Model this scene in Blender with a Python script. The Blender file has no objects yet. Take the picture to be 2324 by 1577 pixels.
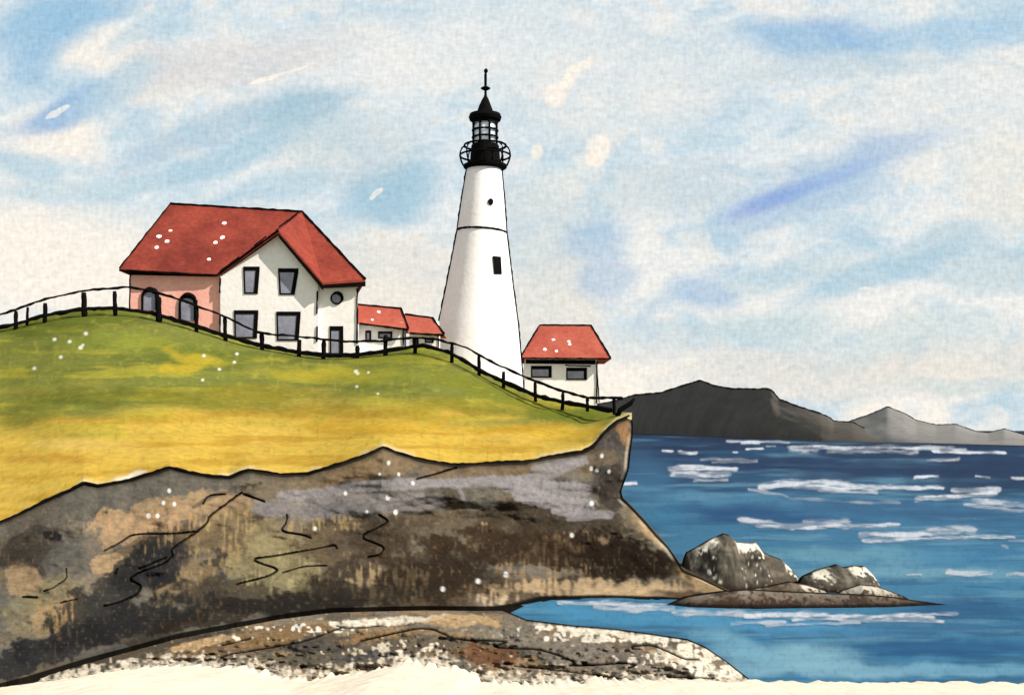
import bpy, bmesh, math, random
import numpy as np
from mathutils import Vector
random.seed(7)
S = bpy.context.scene
COL = S.collection

# ------------------------------------------------------------------ camera, sky, sun, exposure
F, U0, VH, EYE = 2582.0, 1162.0, 977.0, 6.0
cam_d = bpy.data.cameras.new('camera'); cam = bpy.data.objects.new('camera', cam_d); COL.objects.link(cam)
cam.location = (0, 0, EYE); cam.rotation_euler = (math.radians(90), 0, 0)
cam_d.sensor_width = 36; cam_d.lens = 40.0; cam_d.shift_y = (VH - 788.5) / 2324.0
cam_d.clip_start = 0.1; cam_d.clip_end = 60000
S.camera = cam
S.view_settings.view_transform = 'Standard'; S.view_settings.look = 'None'
S.view_settings.exposure = 0.7; S.view_settings.gamma = 1.0

SUN_AZ, SUN_EL = math.radians(67), math.radians(38)      # from the right, in front of the cliff
sd = Vector((math.sin(SUN_AZ) * math.cos(SUN_EL), -math.cos(SUN_AZ) * math.cos(SUN_EL), math.sin(SUN_EL)))
sl = bpy.data.lights.new('sun', 'SUN'); sl.energy = 4.8; sl.angle = math.radians(0.5); sl.color = (1.0, 0.94, 0.87)
sun = bpy.data.objects.new('sun', sl); COL.objects.link(sun)
sun.rotation_euler = sd.to_track_quat('Z', 'Y').to_euler(); sun.location = (60, -60, 80)

def lin(c):
    return tuple(((x / 255) / 12.92 if x / 255 <= 0.04045 else ((x / 255 + 0.055) / 1.055) ** 2.4) for x in c)
def lin4(c, k=1.0):
    return tuple(x * k for x in lin(c)) + (1.0,)

def build_world():
    w = bpy.data.worlds.new('World'); S.world = w; w.use_nodes = True
    nt = w.node_tree; N = nt.nodes; L = nt.links; N.clear()
    out = N.new('ShaderNodeOutputWorld'); bg = N.new('ShaderNodeBackground')
    L.new(bg.outputs[0], out.inputs[0])
    tc = N.new('ShaderNodeTexCoord'); sep = N.new('ShaderNodeSeparateXYZ'); L.new(tc.outputs['Generated'], sep.inputs[0])
    def math_(op, a, b=None, clamp=False):
        m = N.new('ShaderNodeMath'); m.operation = op; m.use_clamp = clamp
        for i, x in enumerate((a, b)):
            if x is None: continue
            if isinstance(x, (int, float)): m.inputs[i].default_value = x
            else: L.new(x, m.inputs[i])
        return m.outputs[0]
    # bearing and height of each sky direction (tangents from due north)
    dy = math_('MAXIMUM', math_('ABSOLUTE', sep.outputs[1]), 0.15)
    cx = math_('DIVIDE', sep.outputs[0], dy); cz = math_('DIVIDE', sep.outputs[2], dy)
    cv = N.new('ShaderNodeCombineXYZ'); L.new(cx, cv.inputs[0]); L.new(cz, cv.inputs[1])
    def noise(vec, scale, detail=3, rough=0.55, rot=0.0, sx=1.0, sy=1.0, loc=(0, 0, 0)):
        mp = N.new('ShaderNodeMapping'); L.new(vec, mp.inputs[0])
        mp.inputs['Rotation'].default_value = (0, 0, -rot); mp.inputs['Scale'].default_value = (sx, sy, 1); mp.inputs['Location'].default_value = loc
        n = N.new('ShaderNodeTexNoise'); n.inputs['Scale'].default_value = scale
        n.inputs['Detail'].default_value = detail; n.inputs['Roughness'].default_value = rough
        L.new(mp.outputs[0], n.inputs['Vector']); return n
    # ragged cloud edges: bend the coordinates
    wn = noise(cv.outputs[0], 9, 2, 0.45)
    ws = N.new('ShaderNodeVectorMath'); ws.operation = 'SUBTRACT'; L.new(wn.outputs['Color'], ws.inputs[0]); ws.inputs[1].default_value = (0.5, 0.5, 0.5)
    wm = N.new('ShaderNodeVectorMath'); wm.operation = 'SCALE'; L.new(ws.outputs[0], wm.inputs[0]); wm.inputs['Scale'].default_value = 0.05
    wa = N.new('ShaderNodeVectorMath'); wa.operation = 'ADD'; L.new(cv.outputs[0], wa.inputs[0]); L.new(wm.outputs[0], wa.inputs[1])
    warped = wa.outputs[0]
    wn2 = noise(cv.outputs[0], 45, 2, 0.5)
    ws2 = N.new('ShaderNodeVectorMath'); ws2.operation = 'SUBTRACT'; L.new(wn2.outputs['Color'], ws2.inputs[0]); ws2.inputs[1].default_value = (0.5, 0.5, 0.5)
    wm2 = N.new('ShaderNodeVectorMath'); wm2.operation = 'SCALE'; L.new(ws2.outputs[0], wm2.inputs[0]); wm2.inputs['Scale'].default_value = 0.008
    wa2 = N.new('ShaderNodeVectorMath'); wa2.operation = 'ADD'; L.new(cv.outputs[0], wa2.inputs[0]); L.new(wm2.outputs[0], wa2.inputs[1])
    crisp = wa2.outputs[0]
    def mix(fac, a, b):
        m = N.new('ShaderNodeMix'); m.data_type = 'RGBA'
        if isinstance(fac, (int, float)): m.inputs[0].default_value = fac
        else: L.new(fac, m.inputs[0])
        for i, x in ((6, a), (7, b)):
            if isinstance(x, tuple): m.inputs[i].default_value = x
            else: L.new(x, m.inputs[i])
        return m.outputs[2]
    def rng(x, a, b, c=0.0, d=1.0):
        m = N.new('ShaderNodeMapRange'); m.interpolation_type = 'SMOOTHSTEP'; L.new(x, m.inputs[0])
        m.inputs[1].default_value = a; m.inputs[2].default_value = b; m.inputs[3].default_value = c; m.inputs[4].default_value = d
        return m.outputs[0]
    # clear sky from the sky texture, veiled by a bright high overcast
    sky = N.new('ShaderNodeTexSky'); sky.sky_type = 'NISHITA'; sky.sun_disc = False
    sky.sun_elevation = SUN_EL; sky.sun_rotation = math.pi - SUN_AZ
    sv = N.new('ShaderNodeVectorMath'); sv.operation = 'SCALE'; L.new(sky.outputs[0], sv.inputs[0]); sv.inputs['Scale'].default_value = 0.10
    hi = rng(cz, 0.02, 0.26)
    veil = mix(hi, lin4((248, 241, 231)), lin4((216, 227, 232)))
    c = mix(0.94, sv.outputs[0], veil)
    n1 = noise(warped, 6, 4, 0.55, math.radians(20), 1.0, 2.0)
    c = mix(rng(n1.outputs[0], 0.44, 0.60, 0, 0.75), c, lin4((192, 213, 223)))
    n2 = noise(warped, 8, 4, 0.6, math.radians(20), 1.0, 1.8, (3.1, 1.7, 0))
    c = mix(rng(n2.outputs[0], 0.50, 0.64, 0, 0.7), c, lin4((236, 234, 229)))
    n3 = noise(warped, 15, 2, 0.5, math.radians(20), 1.0, 1.6, (1.1, 4.7, 0))
    c = mix(rng(n3.outputs[0], 0.50, 0.62, 0, 0.5), c, lin4((178, 206, 221)))
    n4 = noise(warped, 18, 2, 0.5, math.radians(15), 1.0, 1.4, (6.1, 2.7, 0))
    c = mix(rng(n4.outputs[0], 0.52, 0.64, 0, 0.5), c, lin4((242, 235, 224)))
    n5 = noise(warped, 20, 2, 0.5, math.radians(20), 1.0, 1.7, (2.1, 9.7, 0))
    c = mix(rng(n5.outputs[0], 0.50, 0.66, 0, 0.5), c, lin4((235, 234, 230)))
    n6 = noise(warped, 15, 3, 0.5, math.radians(20), 1.0, 2.4, (7.1, 3.7, 0))
    c = mix(rng(n6.outputs[0], 0.54, 0.66, 0, 0.35), c, lin4((160, 194, 216)))
    def blob(u, v, ru, rv, rot, col, a, soft=0.9, vec=warped):
        nonlocal c
        mp = N.new('ShaderNodeMapping'); mp.vector_type = 'TEXTURE'; L.new(vec, mp.inputs[0])
        mp.inputs['Location'].default_value = ((u - U0) / F, (VH - v) / F, 0)
        mp.inputs['Rotation'].default_value = (0, 0, math.radians(rot))
        mp.inputs['Scale'].default_value = (ru * 1.35 / F, rv * 1.35 / F, 1)
        g = N.new('ShaderNodeTexGradient'); g.gradient_type = 'SPHERICAL'; L.new(mp.outputs[0], g.inputs[0])
        k = rng(g.outputs['Fac'], 0.0, 0.72 * soft, 0, a) if soft > 0.3 else rng(g.outputs['Fac'], 0.26 - soft, 0.26 + soft, 0, a)
        c = mix(k, c, lin4(col))
    CR = (247, 238, 225); GC = (230, 231, 228); BL = (150, 190, 217); TB = (160, 194, 211); RB = (128, 156, 216); PB = (180, 206, 219)
    for b in (
        (1000, 110, 420, 110, 5, GC, .7), (1420, 190, 300, 130, 10, (227, 228, 225), .6), (2150, 260, 330, 130, 8, (234, 232, 226), .6),
        (120, 300, 110, 70, 0, CR, .8), (240, 120, 130, 60, 10, CR, .6), (330, 175, 120, 40, 20, (226, 218, 208), .6), (120, 580, 300, 130, 0, CR, .95), (280, 640, 200, 60, 0, CR, .9), (1350, 850, 160, 90, 0, CR, .8), (880, 720, 120, 80, 0, CR, .8),
        (880, 640, 200, 120, 0, (232, 225, 214), .75), (1260, 700, 120, 160, 0, (228, 222, 212), .7), (560, 120, 260, 60, 8, (214, 212, 212), .7),
        (2280, 420, 110, 120, 0, (234, 228, 216), .6), (2200, 830, 280, 60, 0, (222, 217, 207), .6), (1800, 840, 300, 60, 0, (224, 220, 212), .7),
        # blue washes
        (95, 60, 130, 75, 10, BL, .85), (215, 35, 110, 45, 15, BL, .75), (70, 145, 70, 45, 25, BL, .7), (330, 90, 110, 30, 25, PB, .6),
        (140, 250, 120, 32, 25, (140, 178, 215), .85), (255, 205, 130, 30, 25, PB, .7), (60, 380, 80, 30, -15, PB, .7),
        (470, 280, 240, 42, 20, (176, 200, 214), .8), (560, 335, 220, 34, 20, TB, .65), (690, 245, 140, 42, 15, (160, 192, 207), .8),
        (400, 385, 260, 36, 14, PB, .75), (180, 420, 180, 26, 5, (196, 215, 221), .7), (880, 430, 110, 80, 10, TB, .85), (790, 330, 180, 90, 10, (196, 209, 213), .6),
        (640, 420, 140, 40, 12, PB, .7), (720, 520, 110, 40, 0, PB, .5),
        (1230, 520, 120, 130, 0, (200, 212, 215), .6), (1340, 540, 75, 55, 10, (160, 190, 216), .6), (1375, 635, 65, 60, 30, (160, 188, 216), .55),
        (1590, 672, 95, 38, 0, (160, 190, 218), .7), (1520, 420, 190, 70, 10, (196, 209, 214), .6),
        (1830, 90, 150, 55, -3, (150, 187, 217), .8), (1930, 70, 120, 40, -10, (138, 176, 217), .35), (2150, 75, 230, 36, 0, (160, 196, 220), .65), (1900, 150, 250, 40, 5, (190, 207, 215), .6),
        (1840, 430, 260, 70, 20, (172, 196, 218), .7), (2010, 365, 160, 30, 18, (172, 194, 219), .6),
        (1990, 632, 220, 36, 15, (166, 199, 216), .75), (1780, 625, 170, 34, 8, (182, 205, 215), .6), (2130, 560, 140, 42, 15, (176, 202, 214), .65), (2260, 620, 110, 60, 5, (184, 206, 214), .6),
        (1720, 745, 190, 44, 5, (184, 207, 214), .7), (2080, 760, 230, 46, 5, (194, 211, 215), .6), (1480, 780, 150, 40, 0, (206, 215, 216), .5),
        (2200, 870, 170, 22, -6, (200, 214, 214), .6),
    ): blob(*b)
    # small torn scraps of white cloud
    for b in ((1262, 215, 26, 30, -30, CR, .9, .19), (1293, 178, 34, 14, 55, CR, .9, .19), (1325, 150, 26, 9, 45, CR, .8, .19), (1218, 345, 15, 19, -20, CR, .75, .19),
              (1357, 340, 26, 32, -20, CR, .85, .19), (1350, 362, 26, 16, 0, CR, .7, .19), (600, 182, 40, 5, 18, CR, .9, .12), (672, 160, 46, 3.5, 18, CR, .75, .19),
              (132, 255, 30, 7, 28, (236, 236, 232), .8, .14), (855, 440, 20, 6, 45, CR, .7, .12), (1975, 658, 26, 4, 0, (235, 235, 230), .8, .14), (2040, 662, 16, 4, -15, (235, 235, 230), .7, .14)):
        blob(*b, vec=crisp)
    for b in ((1745, 455, 120, 24, 20, RB, .65), (1860, 412, 150, 24, 20, (138, 170, 219), .5)): blob(*b[:5], b[5], b[6], 1.15, vec=crisp)
    # mottled grain of thin cloud
    g1 = noise(cv.outputs[0], 300, 2, 0.6, 0.0, 1.0, 0.4); g3 = noise(cv.outputs[0], 300, 2, 0.6, 0.0, 0.45, 1.0, (4, 1, 0)); g2 = noise(cv.outputs[0], 130, 2, 0.5, math.radians(35), 0.8, 1.6, (2, 5, 0))
    gg = math_('ADD', math_('MULTIPLY', math_('SUBTRACT', g1.outputs[0], 0.5), 0.36), math_('MULTIPLY', math_('SUBTRACT', g2.outputs[0], 0.5), 0.20))
    gg = math_('ADD', gg, math_('MULTIPLY', math_('SUBTRACT', g3.outputs[0], 0.5), 0.30)); gm = math_('ADD', gg, 1.0)
    fin = N.new('ShaderNodeVectorMath'); fin.operation = 'SCALE'; L.new(c, fin.inputs[0]); L.new(gm, fin.inputs['Scale'])
    L.new(fin.outputs[0], bg.inputs[0]); bg.inputs[1].default_value = 0.66
build_world()

# ------------------------------------------------------------------ helpers
def P(u, v, y):
    return Vector(((u - U0) * y / F, y, EYE + (VH - v) * y / F))
def y_at(v, z=0.0):
    return F * (EYE - z) / (v - VH)

def link(name, me, mats=(), parent=None):
    o = bpy.data.objects.new(name, me); COL.objects.link(o)
    for m in mats: me.materials.append(m)
    if parent is not None: o.parent = parent
    return o
def tag(o, label=None, cat=None, group=None, kind=None):
    for k, x in (('label', label), ('category', cat), ('group', group), ('kind', kind)):
        if x: o[k] = x
    return o
def empty(name, loc, label, cat, group=None):
    o = bpy.data.objects.new(name, None); COL.objects.link(o); o.location = loc
    o.empty_display_size = 0.5
    return tag(o, label, cat, group)

class MB:
    """collects shapes in world space; build() links one mesh whose origin is its parent's"""
    def __init__(s): s.bm = bmesh.new()
    def poly(s, pts, mi=0):
        f = s.bm.faces.new([s.bm.verts.new(p) for p in pts]); f.material_index = mi; return f
    def prism(s, pts, d, mi=0):
        d = Vector(d); a = [s.bm.verts.new(Vector(p)) for p in pts]; b = [s.bm.verts.new(Vector(p) + d) for p in pts]
        n = len(a); fs = [s.bm.faces.new(a), s.bm.faces.new(b[::-1])]
        for i in range(n): fs.append(s.bm.faces.new((a[i], b[i], b[(i + 1) % n], a[(i + 1) % n])))
        for f in fs: f.material_index = mi
    def tube(s, pts, r, n=8, mi=0, jit=0.0, closed=False):
        pts = [Vector(p) for p in pts]
        m = len(pts); rs = r if isinstance(r, (list, tuple)) else [r] * m
        rings = []
        for i, p in enumerate(pts):
            if closed: t = (pts[(i + 1) % m] - pts[i - 1]).normalized()
            else: t = (pts[min(i + 1, m - 1)] - pts[max(i - 1, 0)]).normalized()
            ref = Vector((0, 0, 1)) if abs(t.z) < 0.9 else Vector((0, 1, 0))
            a = t.cross(ref).normalized(); b = t.cross(a).normalized()
            k = rs[i] * (1 + random.uniform(-jit, jit))
            rings.append([s.bm.verts.new(p + (a * math.cos(q) + b * math.sin(q)) * k) for q in [2 * math.pi * j / n for j in range(n)]])
        for i in range(m if closed else m - 1):
            A, B = rings[i], rings[(i + 1) % m]
            for j in range(n): s.bm.faces.new((A[j], A[(j + 1) % n], B[(j + 1) % n], B[j])).material_index = mi
        if not closed:
            s.bm.faces.new(rings[0][::-1]).material_index = mi; s.bm.faces.new(rings[-1]).material_index = mi
    def line(s, p, q, r, jit=0.25, wob=0.02, mi=0):
        """a hand-made bar: slightly uneven in line and thickness"""
        p, q = Vector(p), Vector(q); n = max(3, int((q - p).length / 0.35))
        pts = [p.lerp(q, i / n) + Vector((random.uniform(-wob, wob), 0, random.uniform(-wob, wob))) for i in range(n + 1)]
        s.tube(pts, r, 7, mi, jit)
    def lathe(s, prof, centre, n=40, mi=0):
        """prof: (radius, z, dx)"""
        rings = [[s.bm.verts.new((centre[0] + dx + r * math.cos(2 * math.pi * j / n), centre[1] + r * math.sin(2 * math.pi * j / n), z)) for j in range(n)] for r, z, dx in prof]
        for A, B in zip(rings, rings[1:]):
            for j in range(n): s.bm.faces.new((A[j], A[(j + 1) % n], B[(j + 1) % n], B[j])).material_index = mi
        s.bm.faces.new(rings[0][::-1]).material_index = mi; s.bm.faces.new(rings[-1]).material_index = mi
    def disc(s, c, nrm, r, h=0.03, mi=0, n=9):
        c = Vector(c); nrm = Vector(nrm).normalized(); a = nrm.cross(Vector((0.3, 0.2, 1))).normalized(); b = nrm.cross(a)
        top = [s.bm.verts.new(c + nrm * h + (a * math.cos(q) + b * math.sin(q)) * r * random.uniform(.8, 1.15)) for q in [2 * math.pi * j / n for j in range(n)]]
        bot = [s.bm.verts.new(t.co - nrm * (h + 0.05)) for t in top]
        s.bm.faces.new(top).material_index = mi
        for j in range(n): s.bm.faces.new((top[j], bot[j], bot[(j + 1) % n], top[(j + 1) % n])).material_index = mi
    def build(s, name, mats, parent=None, smooth=False):
        bmesh.ops.recalc_face_normals(s.bm, faces=s.bm.faces)
        if parent is not None:
            off = Vector(parent.location); q = parent.parent
            while q is not None: off += Vector(q.location); q = q.parent
            bmesh.ops.translate(s.bm, verts=s.bm.verts, vec=-off)
        me = bpy.data.meshes.new(name); s.bm.to_mesh(me); s.bm.free()
        if smooth: me.polygons.foreach_set('use_smooth', [True] * len(me.polygons))
        return link(name, me, mats if isinstance(mats, (list, tuple)) else (mats,), parent)

# ------------------------------------------------------------------ materials
def wash(name, c1, c2, scale=0.6, grain=3.2, gamt=0.18, bump=0.35, rough=0.9, spec=0.15, stretch=(1, 1, 1), contrast=(0.35, 0.68), bdist=0.06):
    """uneven pigment between two tones, with a granular surface"""
    m = bpy.data.materials.new(name); m.use_nodes = True; nt = m.node_tree; N = nt.nodes; L = nt.links
    b = N['Principled BSDF']; b.inputs['Roughness'].default_value = rough; b.inputs['Specular IOR Level'].default_value = spec
    tc = N.new('ShaderNodeTexCoord'); mp = N.new('ShaderNodeMapping'); L.new(tc.outputs['Object'], mp.inputs[0]); mp.inputs['Scale'].default_value = stretch
    n = N.new('ShaderNodeTexNoise'); n.inputs['Scale'].default_value = scale; n.inputs['Detail'].default_value = 5; n.inputs['Roughness'].default_value = 0.6
    L.new(mp.outputs[0], n.inputs['Vector'])
    r = N.new('ShaderNodeMapRange'); L.new(n.outputs[0], r.inputs[0]); r.inputs[1].default_value, r.inputs[2].default_value = contrast
    mx = N.new('ShaderNodeMix'); mx.data_type = 'RGBA'; L.new(r.outputs[0], mx.inputs[0]); mx.inputs[6].default_value = lin4(c1); mx.inputs[7].default_value = lin4(c2)
    g = N.new('ShaderNodeTexNoise'); g.inputs['Scale'].default_value = grain; g.inputs['Detail'].default_value = 2; L.new(tc.outputs['Object'], g.inputs['Vector'])
    gm = N.new('ShaderNodeMapRange'); L.new(g.outputs[0], gm.inputs[0]); gm.inputs[1].default_value = 0.25; gm.inputs[2].default_value = 0.75
    gm.inputs[3].default_value = 1 - gamt; gm.inputs[4].default_value = 1 + gamt
    sc = N.new('ShaderNodeVectorMath'); sc.operation = 'SCALE'; L.new(mx.outputs[2], sc.inputs[0]); L.new(gm.outputs[0], sc.inputs['Scale'])
    L.new(sc.outputs[0], b.inputs['Base Color'])
    if bump:
        bp = N.new('ShaderNodeBump'); bp.inputs['Strength'].default_value = bump; bp.inputs['Distance'].default_value = bdist
        L.new(g.outputs[0], bp.inputs['Height']); L.new(bp.outputs[0], b.inputs['Normal'])
    return m
def pigment(name, grain=4.0, gamt=0.2, bump=0.4, rough=0.9, spec=0.15, stretch=(1, 1, 1), bdist=0.06):
    """colour from the mesh's own pigment attribute, with granulation"""
    m = bpy.data.materials.new(name); m.use_nodes = True; nt = m.node_tree; N = nt.nodes; L = nt.links
    b = N['Principled BSDF']; b.inputs['Roughness'].default_value = rough; b.inputs['Specular IOR Level'].default_value = spec
    at = N.new('ShaderNodeVertexColor'); at.layer_name = 'pigment'
    tc = N.new('ShaderNodeTexCoord'); mp = N.new('ShaderNodeMapping'); L.new(tc.outputs['Object'], mp.inputs[0]); mp.inputs['Scale'].default_value = stretch
    g = N.new('ShaderNodeTexNoise'); g.inputs['Scale'].default_value = grain; g.inputs['Detail'].default_value = 3; L.new(mp.outputs[0], g.inputs['Vector'])
    gm = N.new('ShaderNodeMapRange'); L.new(g.outputs[0], gm.inputs[0]); gm.inputs[1].default_value = 0.25; gm.inputs[2].default_value = 0.75
    gm.inputs[3].default_value = 1 - gamt; gm.inputs[4].default_value = 1 + gamt
    sc = N.new('ShaderNodeVectorMath'); sc.operation = 'SCALE'; L.new(at.outputs[0], sc.inputs[0]); L.new(gm.outputs[0], sc.inputs['Scale'])
    L.new(sc.outputs[0], b.inputs['Base Color'])
    bp = N.new('ShaderNodeBump'); bp.inputs['Strength'].default_value = bump; bp.inputs['Distance'].default_value = bdist
    L.new(g.outputs[0], bp.inputs['Height']); L.new(bp.outputs[0], b.inputs['Normal'])
    return m

M = {}
M['white'] = wash('whitewash', (226, 221, 217), (221, 214, 208), 0.5, 3.4, 0.05, 0.28)
M['pink'] = wash('salmon_render', (230, 172, 155), (219, 156, 140), 0.5, 3.4, 0.08, 0.28)
M['roof'] = wash('red_roof', (128, 54, 41), (94, 35, 27), 0.4, 3.6, 0.2, 0.3)
M['roof_pale'] = wash('pale_red_roof', (154, 80, 64), (132, 58, 46), 0.5, 3.6, 0.14, 0.3)
M['ink'] = wash('black_paint', (11, 9, 8), (6, 5, 5), 2.0, 5, 0.2, 0.2, 0.85, 0.05)
M['pane'] = wash('grey_pane', (136, 136, 150), (114, 113, 126), 1.2, 4, 0.1, 0.1, 0.6, 0.2)
M['spot'] = wash('white_spot', (250, 248, 240), (240, 238, 232), 2, 4, 0.03, 0.0)
M['lens'] = wash('lamp_lens', (232, 238, 242), (212, 222, 230), 2, 4, 0.03, 0.0, 0.3, 0.5)
M['rock'] = pigment('rock_pigment', 4.5, 0.22, 0.45, 0.95, 0.0)
M['turf'] = pigment('turf_pigment', 3.2, 0.16, 0.35, 0.95, 0.0)
M['sea'] = pigment('sea_pigment', 1.6, 0.10, 0.25, 0.7, 0.02, (0.5, 1, 1), 0.05)
M['sand'] = wash('pale_sand', (198, 188, 170), (190, 178, 158), 0.8, 5, 0.06, 0.3)
M['far_dark'] = wash('dark_hillside', (70, 64, 56), (54, 49, 43), 0.03, 0.16, 0.22, 0.3, stretch=(1, 0.25, 0.4))
M['far_grey'] = wash('grey_hillside', (112, 109, 105), (100, 97, 93), 0.03, 0.2, 0.12, 0.2, stretch=(1, 0.3, 0.6))
def glass():
    m = bpy.data.materials.new('lantern_glass'); m.use_nodes = True; N = m.node_tree.nodes; L = m.node_tree.links
    N.clear(); o = N.new('ShaderNodeOutputMaterial'); t = N.new('ShaderNodeBsdfTransparent'); g = N.new('ShaderNodeBsdfGlossy'); g.inputs['Roughness'].default_value = 0.1
    x = N.new('ShaderNodeMixShader'); x.inputs[0].default_value = 0.12; L.new(t.outputs[0], x.inputs[1]); L.new(g.outputs[0], x.inputs[2]); L.new(x.outputs[0], o.inputs[0])
    return m
M['glass'] = glass()
def foam_mat():
    m = bpy.data.materials.new('foam'); m.use_nodes = True; N = m.node_tree.nodes; L = m.node_tree.links
    b = N['Principled BSDF']; b.inputs['Roughness'].default_value = 0.9; b.inputs['Specular IOR Level'].default_value = 0.1
    at = N.new('ShaderNodeVertexColor'); at.layer_name = 'pigment'
    L.new(at.outputs[0], b.inputs['Base Color']); L.new(at.outputs[1], b.inputs['Alpha'])
    return m
M['foam'] = foam_mat()

# ------------------------------------------------------------------ pigment painting on surface grids (numpy)
def _hash(i, j, seed):
    n = (i.astype(np.int64) * 374761393 + j.astype(np.int64) * 668265263 + seed * 1442695041) & 0x7fffffff
    n = ((n ^ (n >> 13)) * 1274126177) & 0x7fffffff
    return ((n ^ (n >> 16)) & 0xffff) / 65535.0
def vnoise(x, y, seed=0):
    xi, yi = np.floor(x), np.floor(y); fx, fy = x - xi, y - yi
    fx = fx * fx * (3 - 2 * fx); fy = fy * fy * (3 - 2 * fy)
    a = _hash(xi, yi, seed); b = _hash(xi + 1, yi, seed); c = _hash(xi, yi + 1, seed); d = _hash(xi + 1, yi + 1, seed)
    return (a + (b - a) * fx) * (1 - fy) + (c + (d - c) * fx) * fy
def fbm(x, y, oct=4, seed=0, g=0.5):
    s = 0; a = 1; t = 0
    for o in range(oct):
        s = s + a * vnoise(x * 2 ** o + 17.3 * o, y * 2 ** o + 9.1 * o, seed + o); t += a; a *= g
    return s / t
def sst(a, b, x):
    t = np.clip((x - a) / (b - a), 0, 1); return t * t * (3 - 2 * t)
def interp(pts, x):
    pts = sorted(pts); return np.interp(x, [p[0] for p in pts], [p[1] for p in pts])

class Paint:
    def __init__(s, u, v, base, k=1.0):
        s.u, s.v, s.k = u, v, k; s.c = np.ones(u.shape + (3,)) * (np.array(lin(base)) * k)
        s.w1 = fbm(u / 45, v / 30, 4, 91) - 0.5; s.w2 = fbm(u / 9, v / 14, 3, 57) - 0.5
        s.wu = (fbm(u / 60, v / 60, 3, 11) - .5) * 36; s.wv = (fbm(u / 60, v / 60, 3, 23) - .5) * 28
    def lay(s, m, col):
        m = np.clip(m, 0, 1)[..., None]; s.c = s.c * (1 - m) + np.array(lin(col)) * s.k * m
    def blob(s, u, v, ru, rv, rot, col, a=0.8, soft=0.35, dry=0.0, rag=0.5):
        q = math.radians(rot); du = s.u + s.wu - u; dv = s.v + s.wv - v
        x = (du * math.cos(q) - dv * math.sin(q)) / ru; y = (du * math.sin(q) + dv * math.cos(q)) / rv
        d = np.sqrt(x * x + y * y) + s.w1 * rag + s.w2 * dry
        s.lay((1 - sst(1 - soft, 1 + soft, d)) * a, col)
    def dist(s, pts, wob=2.0):
        d = np.full(s.u.shape, 1e9); uu = s.u + s.w2 * wob * 2; vv = s.v + s.w1 * wob * 2
        for (a, b), (c, e) in zip(pts, pts[1:]):
            L2 = (c - a) ** 2 + (e - b) ** 2 + 1e-9
            t = np.clip(((uu - a) * (c - a) + (vv - b) * (e - b)) / L2, 0, 1)
            d = np.minimum(d, np.hypot(uu - a - t * (c - a), vv - b - t * (e - b)))
        return d
    def stroke(s, pts, w, col, a=0.9, soft=1.6, wob=2.0, dry=0.0):
        d = s.dist(pts, wob) + s.w2 * dry * w
        m = 1 - sst(w / 2 - soft / 2, w / 2 + soft, d); s.lay(m * a, col); return m

def grid_mesh(name, X, Y, Z, colors, mat, keep=None, alpha=None):
    n, m = X.shape; me = bpy.data.meshes.new(name)
    idx = np.arange(n * m).reshape(n, m)
    q = np.stack([idx[:-1, :-1], idx[:-1, 1:], idx[1:, 1:], idx[1:, :-1]], -1)
    if keep is not None: q = q[keep]
    q = q.reshape(-1, 4)
    me.vertices.add(n * m); me.vertices.foreach_set('co', np.stack([X, Y, Z], -1).astype(np.float32).ravel())
    me.loops.add(q.size); me.loops.foreach_set('vertex_index', q.astype(np.int32).ravel())
    me.polygons.add(len(q)); me.polygons.foreach_set('loop_start', np.arange(0, q.size, 4, dtype=np.int32))
    me.polygons.foreach_set('loop_total', np.full(len(q), 4, dtype=np.int32))
    me.polygons.foreach_set('use_smooth', np.ones(len(q), dtype=bool))
    me.update(calc_edges=True); me.validate()
    if colors is not None:
        at = me.color_attributes.new('pigment', 'FLOAT_COLOR', 'POINT')
        al = np.ones(X.shape + (1,)) if alpha is None else alpha[..., None]
        at.data.foreach_set('color', np.concatenate([colors, al], -1).astype(np.float32).ravel())
    return link(name, me, (mat,))

# ------------------------------------------------------------------ outlines of the land (plan drawn from sight lines)
CREST = [(-260, 800), (-120, 770), (0, 744), (40, 735), (100, 716), (190, 702), (260, 700), (330, 708), (360, 715), (450, 742), (510, 762), (595, 785), (680, 800), (740, 807), (810, 806),
         (880, 796), (960, 784), (1020, 800), (1090, 842), (1140, 866), (1215, 898), (1280, 914), (1330, 922), (1395, 934), (1434, 939)]
CREST_Y = [(-260, 66), (0, 69), (600, 70), (950, 69), (1100, 65), (1250, 60), (1434, 54)]
EDGE = [(-260, 1262), (-100, 1210), (0, 1182), (20, 1175), (110, 1131), (165, 1106), (190, 1093), (222, 1100), (300, 1086), (345, 1071), (385, 1058), (430, 1070), (480, 1079), (520, 1081), (545, 1070), (565, 1064), (600, 1069),
        (640, 1075), (700, 1072), (760, 1054), (820, 1034), (868, 1012), (900, 1024), (940, 1036), (1000, 1049), (1035, 1053), (1110, 1048), (1190, 1046), (1260, 1032), (1320, 1023), (1345, 1012),
        (1370, 981), (1400, 954), (1434, 940)]
EDGE_Y = [(-260, 35), (0, 38), (300, 41), (600, 43), (1000, 45), (1300, 48), (1434, 50)]
FOOT = [(-260, 1600), (0, 1550), (60, 1535), (200, 1492), (400, 1440), (640, 1396), (760, 1382), (960, 1378), (1140, 1380), (1195, 1374), (1250, 1361), (1400, 1358), (1540, 1362), (1740, 1376)]
FOOT_Z = [(-260, 0.55), (1100, 0.5), (1190, 0.0), (1740, 0.0)]
RIGHT = [(0, 1434), (.06, 1437), (.12, 1436), (.2, 1431), (.28, 1428), (.35, 1418), (.40, 1410), (.44, 1414), (.50, 1440), (.57, 1468), (.64, 1494), (.70, 1520), (.76, 1538), (.82, 1552), (.86, 1596), (.92, 1650), (1.0, 1740)]

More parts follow.
